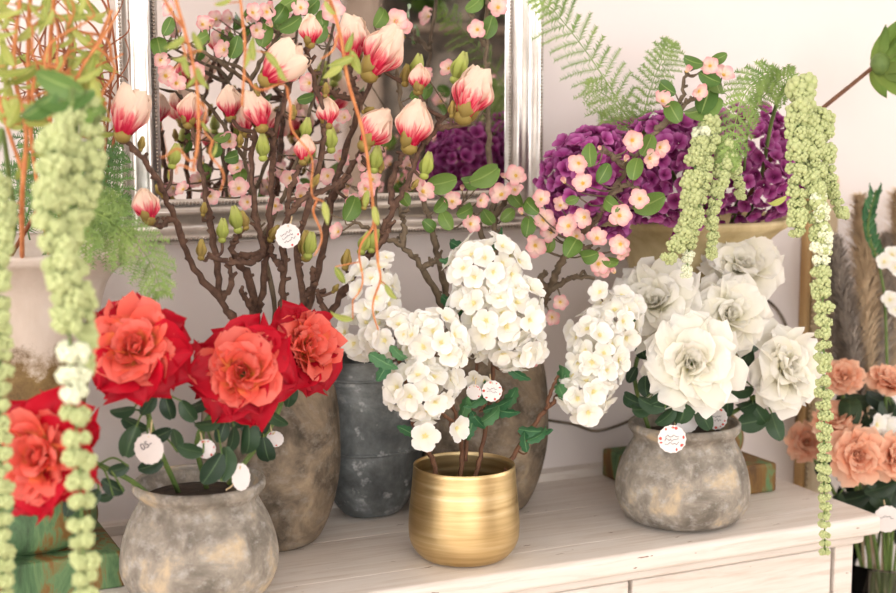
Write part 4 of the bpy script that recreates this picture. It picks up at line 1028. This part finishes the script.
for k, lab in enumerate(('orange brown willow with tight curls, tallest in the grey urn', 'reddish willow twigs with pale leaves arching over the amaranth', 'thin wiry willow twigs curling towards the mirror edge')):
    base = UBL + V((-.03 + .03 * k, .01 - .03 * k, 0))
    Y = (1.60, 1.42, 1.72)[k]
    mains = [[PP((58, 170, Y), (70, 110, Y), (62, 40, Y), (40, -30, Y)), PP((58, 170, Y), (40, 100, Y), (18, 50, Y), (-6, 10, Y)), PP((70, 110, Y), (98, 66, Y), (110, 20, Y), (90, -20, Y))],
             [PP((22, 200, Y), (26, 130, Y), (14, 70, Y), (20, 0, Y), (26, -30, Y)), PP((26, 130, Y), (58, 80, Y), (92, 52, Y), (112, 10, Y)), PP((22, 170, Y), (5, 120, Y), (-10, 60, Y))],
             [PP((96, 210, Y), (112, 150, Y), (118, 90, Y), (114, 40, Y), (106, -10, Y)), PP((100, 190, Y), (108, 120, Y), (110, 70, Y), (96, 30, Y), (70, 10, Y)), PP((96, 210, Y), (104, 160, Y), (102, 110, Y), (76, 60, Y), (40, 45, Y))]][k]
    tw = []; lv = []
    for i in range(13):
        a = P(random.uniform(30, 115), random.uniform(60, 150), Y + random.uniform(-.03, .03)); b_ = P(random.uniform(-10, 128), random.uniform(-10, 90), Y + random.uniform(-.06, .06))
        tw.append((a, b_, random.uniform(.006, .014), random.uniform(.6, 1.4)))
    for i in range((26, 60, 10)[k]):
        lv.append(leaf_at(random.uniform(-5, 105), random.uniform(-5, 135), Y + random.uniform(-.05, .02), random.uniform(20, 40), random.uniform(0, 360)))
    if k == 1:
        lv += [leaf_at(*q) for q in ((20, 78, Y, 40, 220), (50, 150, Y, 44, 215), (22, 170, Y, 34, 250), (70, 40, Y, 36, 20), (30, 30, Y, 34, 40), (8, 110, Y, 36, 240), (60, 76, Y, 34, 10), (90, 92, Y, 32, 40), (10, 230, Y, 34, 60), (4, 200, Y, 34, 80))]
    willow(lab, base, mains, tw, lv, ('willow_dark', 'willow', 'willow_dark')[k], (.0026, .0024, .0022)[k], (.0013, .0018, .0011)[k])

# ------------------------------------------------------------------ green thistle head on a long stem
base = UB + V((.06, .02, 0))
root = thing('green_protea', 'green flower head with pointed bracts on a long brown stem', 'flower', base)
hp = P(872, 68, 1.60)
q = crom([base] + PP((770, 160, 1.64), (800, 127, 1.62), (824, 107, 1.61), (850, 86, 1.6)) + [hp], 8)
part('stem', tube(Geo(), q, .0034, .0028, 7, .1), M['stem_brown'], root)
hd = S(.75, -.35, .2).normalized()
b_ = part('receptacle', blob(Geo(), hp + hd * .012, .014, .014, .016), M['stem_green'], root)
for i in range(12):
    a = i * 2.4; d = (hd + (RT * math.cos(a) + UP * math.sin(a) * 1.2 - FW * math.sin(a + 1) * .5) * (.35 + .25 * (i % 3))).normalized()
    leaf(root, 'bract', hp + hd * .004, d, .05 + .025 * (i % 3), name='bract')
for (tx, ty, L) in ((888, 20, .062), (884, 100, .05)):
    leaf(root, 'bract', hp, S(tx - 872, ty - 68, 8), L, name='bract')

# ------------------------------------------------------------------ things beside the console
SX, SY = 1.515, 1.66
st = thing('wooden_stool', 'low wooden stool under the glass vase beside the console', 'stool', (SX, SY, 0))
o = part('seat', box(Geo(), (SX - .15, SY - .15, .41), (SX + .15, SY + .15, .44)), M['wood'], st, False); bevel_obj(o, .006)
for dx in (-1, 1):
    for dy in (-1, 1):
        part('leg', box(Geo(), (SX + dx * .12 - .016, SY + dy * .12 - .016, 0), (SX + dx * .12 + .016, SY + dy * .12 + .016, .41)), M['wood'], st, False)
vz = .44
gv = thing('glass_vase', 'tall clear glass vase full of stems standing beside the console', 'vase', (SX, SY, vz))
part('vase_wall', lathe(Geo(), [(.0005, 0), (.075, 0), (.08, .004), (.085, .27), (.081, .272), (.076, .012), (.0005, .012)], (SX, SY, vz), 48), M['glass'], gv)
VB = V((SX, SY, vz + .016))
def vase_base(): 
    a = random.uniform(0, 6); return VB + V((math.cos(a), math.sin(a), 0)) * random.uniform(.01, .055)
VM = V((SX, SY, vz + .29))
def peach(label, px, py, Y, R, ax, leaves=()):
    b0 = vase_base(); h = P(px, py, Y)
    root = thing('peach_rose', label, 'flower', b0, 'peach roses in the glass vase')
    top = VM + (V((h.x, h.y, 0)) - V((SX, SY, 0))).normalized() * .05
    axis = S(*ax).normalized()
    pts = crom([b0, top, h - axis * R * .6, h - axis * R * .15], 6)
    part('stem', tube(Geo(), pts, .0032, .0028, 6), M['stem_green'], root)
    bloom(root, 'peach', h, axis, R, random.uniform(0, 3))
    g = Geo()
    for (lx, ly, L, a) in leaves:
        p, d, Lm = leaf_at(lx, ly, Y + .02, L, a)
        near = min(pts[5:], key=lambda t: (t - p).length)
        tube(g, [near, near.lerp(p, .5) + V((0, 0, .004)), p], .0014, .001, 5)
        leaf(root, 'dark', p, d, Lm)
    if g.v: part('leaf_stalk', g, M['stem_green'], root)
peach('fully open peach rose beside the hanging amaranth', 855, 455, 1.58, .043, (.05, -.1, 1), [(850, 500, 40, 200), (835, 510, 34, 250), (872, 505, 36, 300), (850, 410, 40, 90), (862, 425, 34, 40)])
peach('small peach rose near the plume feathers', 843, 380, 1.63, .030, (-.1, -.5, .8), [(846, 410, 34, 280), (860, 402, 34, 340), (838, 408, 26, 200)])
peach('peach rosebud mostly hidden behind the amaranth tassel', 836, 425, 1.62, .034, (-.3, -.7, .5), [(836, 448, 26, 200)])
peach('peach rose growing upright under the beige plume', 890, 386, 1.60, .036, (.1, -.8, .55), [(880, 415, 36, 220), (876, 400, 30, 160), (892, 412, 30, 280)])
peach('peach rose next to the white blossom and paper tag', 893, 458, 1.56, .036, (.2, -.1, 1), [(890, 500, 36, 250), (880, 488, 34, 200), (878, 498, 32, 300)])
peach('peach rose tucked behind the cream wooden board', 806, 443, 1.70, .030, (-.2, -.2, 1), [(822, 470, 26, 240)])
b0 = vase_base(); root = thing('white_freesia', 'white blossom stem between the peach roses', 'flower', b0)
q = crom([b0, VM + V((.02, -.03, 0)), P(886, 432, 1.6)], 6); g = tube(Geo(), q, .0028, .002, 6); part('stem', g, M['stem_green'], root)
for i in range(7): floret(root, 'white', P(886 + random.uniform(-10, 12), 430 + random.uniform(-9, 9), 1.585), S(random.uniform(-.6, .6), random.uniform(-.6, .3), 1), .017)
b0 = vase_base(); root = thing('eucalyptus_stem', 'upright green sprig with white buds against the plumes', 'flower', b0)
q = crom([b0, VM + V((.02, .02, 0)), P(886, 330, 1.68), P(880, 270, 1.68), P(868, 230, 1.68), P(876, 190, 1.68)], 8); g = tube(Geo(), q, .0028, .0016, 6); part('stem', g, M['stem_green'], root)
for i in range(26, len(q) - 1, 1):
    for sg in (-1, 1): leaf(root, 'whitefan', q[i], S(sg * .6, -.9, .3), .022)
for (px, py) in ((892, 255), (896, 268), (890, 300), (897, 310), (884, 262)): floret(root, 'white', P(px, py, 1.66), S(-.2, -.3, 1), .014)
# extra green stems standing in the vase
for i in range(12):
    b0 = vase_base(); a = random.uniform(0, 6.28)
    root = thing('leafy_stem', 'bare green stem with dark leaves standing in the glass vase', 'foliage', b0, 'green stems in the glass vase')
    tp = VM + V((math.cos(a) * .055, math.sin(a) * .05, 0)); en = tp + V((math.cos(a) * .06, math.sin(a) * .05, .1 + .1 * random.random()))
    pts = crom([b0, tp, en], 6); part('stem', tube(Geo(), pts, .0034, .002, 6), M['stem_green'], root)
    for j in range(6):
        leaf(root, 'dark', pts[random.randint(6, len(pts) - 1)], V((random.uniform(-1, 1), random.uniform(-1, .6), random.uniform(-.4, .8))), random.uniform(.035, .06))

def plume(label, path, side, mat, seed, n=2200):
    random.seed(seed)
    b0 = vase_base(); root = thing('dried_plume', label, 'plume', b0)
    pts = crom([b0, VM + V((random.uniform(-.03, .03), .03, 0))] + PP(*path), 12)
    part('stem', tube(Geo(), pts, .0026, .0012, 6), M['pampas'], root)
    st_ = int(len(pts) * .42); g = Geo()
    for i in range(n):
        f = random.random(); k = st_ + f * (len(pts) - st_ - 1.01); j = int(k); c = pts[j].lerp(pts[j + 1], k - j)
        t = (pts[j + 1] - pts[j]).normalized(); a = random.uniform(0, 2 * PI)
        u_ = t.orthogonal().normalized(); d = (t * 1.5 + u_ * math.cos(a) + t.cross(u_) * math.sin(a)).normalized()
        L = side * (math.sin(PI * (.15 + .8 * f)) ** .6) * random.uniform(.6, 1.1)
        wv = t.cross(d).normalized() * .0009; m1 = c + d * L * .5; e = c + d * L + V((0, 0, -.25 * L))
        g.add([c - wv, c + wv, m1 + wv, m1 - wv, e], [(0, 1, 2, 3), (3, 2, 4)])
    o = part('plumage', g, M[mat], root, False); o['kind'] = 'stuff'
plume('beige pampas plume standing tallest behind the peach roses', [(868, 420, 1.70), (866, 330, 1.72), (864, 260, 1.73), (860, 200, 1.73)], .075, 'pampas', 3)
plume('grey feathery plume bending towards the cream board', [(862, 420, 1.69), (850, 340, 1.7), (840, 290, 1.7), (834, 240, 1.7)], .07, 'pampas_grey', 4)
plume('broad grey feathery plume behind the green sprig', [(876, 420, 1.72), (880, 350, 1.74), (884, 290, 1.75), (888, 240, 1.75)], .085, 'pampas_grey', 5)
plume('pale beige plume leaning away from the console', [(890, 400, 1.72), (898, 300, 1.74), (902, 240, 1.74), (900, 195, 1.74)], .075, 'pampas', 6)
plume('short grey plume low behind the small peach rose', [(856, 430, 1.71), (850, 380, 1.73), (846, 340, 1.74), (850, 300, 1.75)], .075, 'pampas_grey', 8)
random.seed(77)

# cream board: two limed boards standing on the floor against the wall beside the console
bx0 = P(803, 400, 1.81).x
bd = thing('wooden_board', 'narrow cream limed board with golden edge leaning beside the console', 'board', (bx0 + .03, 1.80, 0))
zt = P(800, 176, 1.79).z
o = part('edge_strip', box(Geo(), (bx0, 1.812, 0), (bx0 + .012, WY, zt - .01)), M['gilt_wood'], bd, False); bevel_obj(o, .004)
o = part('panel', box(Geo(), (bx0 + .014, 1.806, 0), (bx0 + .058, WY, zt)), M['cream_wood'], bd, False); bevel_obj(o, .008, 3)
g = Geo()
for i in range(int(zt / .009)): g.merge(BEAD, Matrix.Translation((bx0 + .0135, 1.811, .01 + i * .009)) @ Matrix.Scale(1.5, 4))
o = part('beading', g, M['cream_wood'], bd); o['kind'] = 'stuff'

# cable on the wall
g = tube(Geo(), crom(PP((540, 419, 1.824), (572, 424, 1.824), (604, 430, 1.824), (660, 400, 1.824), (715, 320, 1.824), (752, 298, 1.824), (772, 304, 1.824), (787, 328, 1.824), (794, 370, 1.824), (797, 420, 1.824)), 8), .0022, .0022, 6)
tag(link('wall_cable', g.mesh('wall_cable', M['stone_dark'])), 'thin grey cable running along the wall behind the white roses', 'cable')

# ------------------------------------------------------------------ paper price tags
def scallop(n=15, lobes=15):
    vs = [(0, 0, .03), (0, 0, -.03)]; N = 90
    for z in (.03, -.03):
        for i in range(N):
            a = 2 * PI * i / N; r = 1 - .05 * abs(math.sin(a * lobes / 2))
            vs.append((r * math.cos(a), r * math.sin(a), z))
    fs = []
    for i in range(N):
        j = (i + 1) % N
        fs += [(0, 2 + i, 2 + j), (1, 2 + N + j, 2 + N + i), (2 + i, 2 + N + i, 2 + N + j, 2 + j)]
    return Geo().add(vs, fs)
DISC = scallop().mesh('paper_disc', M['paper'], False)
def squiggles(seed, rows, wid=.5):
    random.seed(seed); g = Geo()
    for y in rows:
        x = -wid; pts = []
        while x < wid:
            pts.append(V((x, y + random.uniform(-.09, .11), .05))); x += random.uniform(.05, .12)
        tube(g, crom(pts, 3), .016, .016, 4)
    return g
def tagged(label, px, py, Y, R, face, string_to=None, roll=0.0, rows=(), red=0, text=None):
    p = P(px, py, Y); R = M_(R, p)
    root = thing('price_tag', label, 'tag', p)
    f = S(*face).normalized(); mt_ = orient(V((0, 0, 0)), f, RT, R) @ Matrix.Rotation(roll, 4, 'Z')
    d = link('paper_disc', DISC, root, mt_)
    if rows: link('handwriting', squiggles(int(px), rows).mesh('handwriting', M['ink']), d)
    if text:
        cu = bpy.data.curves.new('handwriting', 'FONT'); cu.body = text; cu.size = .62; cu.align_x = 'CENTER'; cu.extrude = .008
        tmp = bpy.data.objects.new('tmp_text', cu); COL.objects.link(tmp)
        me = bpy.data.meshes.new_from_object(tmp.evaluated_get(bpy.context.evaluated_depsgraph_get()))
        bpy.data.objects.remove(tmp); me.materials.clear(); me.materials.append(M['ink'])
        link('handwriting', me, d, Matrix.Translation((-.05, .1, .04)) @ Matrix.Rotation(.2, 4, 'Z'))
    if red:
        g = Geo(); random.seed(int(px))
        for i in range(red):
            a = random.uniform(0, 6.28); blob(g, (.8 * math.cos(a), .8 * math.sin(a), .03), random.uniform(.06, .14), random.uniform(.06, .14), .03, 6, 4)
        link('red_print', g.mesh('red_print', M['red_ink']), d)
    if string_to:
        e = P(*string_to); top = p + UP * R * .78 - FW * .002
        part('string', tube(Geo(), crom([top, top.lerp(e, .5) + V((0, 0, -.006)), e], 5), .0008, .0008, 5), M['twine'], root)
tagged('white scalloped tag with handwriting beneath the forward red rose', 149, 449, 1.44, 16, (-.2, .1, 1), (152, 420, 1.455), .3, text='05-')
tagged('white tag seen almost edge-on in the red rose pot', 241, 477, 1.43, 14, (.8, -.1, .5), (226, 490, 1.45), .2)
tagged('small printed tag between red rose leaves, red flecked', 206, 449, 1.46, 10, (.2, -.3, 1), (200, 432, 1.47), .2, red=7)
tagged('small tag peeping out below the largest red rose', 275, 439, 1.52, 9, (.2, -.5, .8), (270, 425, 1.53), .2, red=3)
tagged('scalloped tag with two handwritten lines tied to the magnolia stems', 288, 236, 1.60, 13, (-.1, -.2, 1), (292, 216, 1.63), .55, rows=(.25, -.05, -.35), red=2)
tagged('printed tag with red border hanging over the white rose pot rim', 672, 439, WP.y - .085, 14.5, (0, .05, 1), (676, 416, WP.y - .05), 0, rows=(.2, -.05, -.3), red=10)
tagged('plain tag inside the white rose pot mouth, behind the red-bordered one', 687, 421, WP.y - .03, 12, (.1, -.1, 1), (690, 408, WP.y - .02), 0)
tagged('tag with red border among the white rose stems', 716, 418, WP.y - .03, 12, (-.5, -.1, .9), (722, 402, WP.y - .01), 0, rows=(.1, -.2), red=8)
tagged('red flecked tag tied to the tall white blossom stem', 492, 391, 1.53, 11, (.3, 0, 1), (490, 374, 1.54), 0, rows=(.2, -.1), red=7)
tagged('small red flecked tag beside another behind the white blossoms', 474, 392, 1.535, 8, (-.2, 0, 1), (476, 378, 1.54), 0, red=5)
tagged('round white tag hanging on the glass vase of peach roses', 887, 519, 1.53, 14, (0, .1, 1), (884, 500, 1.55), 0, rows=(.1,))

# ------------------------------------------------------------------ room behind the camera, seen in the mirror
sh = thing('display_shelf', 'tall grey-brown display shelf reflected dimly in the mirror', 'shelf', (3.1, -2.8, 0))
for x in (2.55, 3.62): part('side_panel', box(Geo(), (x - .02, -2.99, 0), (x + .02, -2.62, 2.3)), M['wood'], sh, False)
for z in (.4, .85, 1.3, 1.75, 2.28): part('shelf_board', box(Geo(), (2.57, -2.99, z - .02), (3.6, -2.62, z)), M['wood'], sh, False)
part('back_panel', box(Geo(), (2.57, -2.998, .38), (3.6, -2.985, 2.26)), M['stone'], sh, False)
for i, (x, z, k) in enumerate(((2.72, 1.3, 1), (2.98, 1.3, 1.25), (3.3, 1.3, .95), (2.8, .85, 1.1), (3.2, .85, 1.2))):
    c = V((x, -2.8, z)); root = thing('shelf_jar', ('small', 'wide', 'pale', 'round', 'squat')[i] + ' clay jar on a shelf board seen in the mirror', 'jar', c)
    part('body', lathe(Geo(), [(.0005, 0)] + [(r_ * k, z_ * k) for r_, z_ in smooth_prof(JAR, 3)] + [(.04 * k, .26 * k), (.04 * k, .1), (.0005, .1)], c, 28), M['stone'], root)
c = V((3.05, -2.78, 1.75)); root = thing('trailing_plant', 'dark green trailing plant on the top shelf seen in the mirror', 'plant', c)
part('pot', lathe(Geo(), [(.0005, 0), (.08, 0), (.1, .13), (.094, .13), (.0005, .11)], c, 28), M['stone'], root)
for i in range(90):
    a = random.uniform(0, 6.28); el = random.uniform(-.3, 1)
    leaf(root, 'apple', c + V((math.cos(a) * .08, math.sin(a) * .08, .13)) + V((math.cos(a), math.sin(a) * .5, el)) * random.uniform(0, .16), V((math.cos(a), math.sin(a), el)), random.uniform(.08, .13), V((0, 1, .5)))
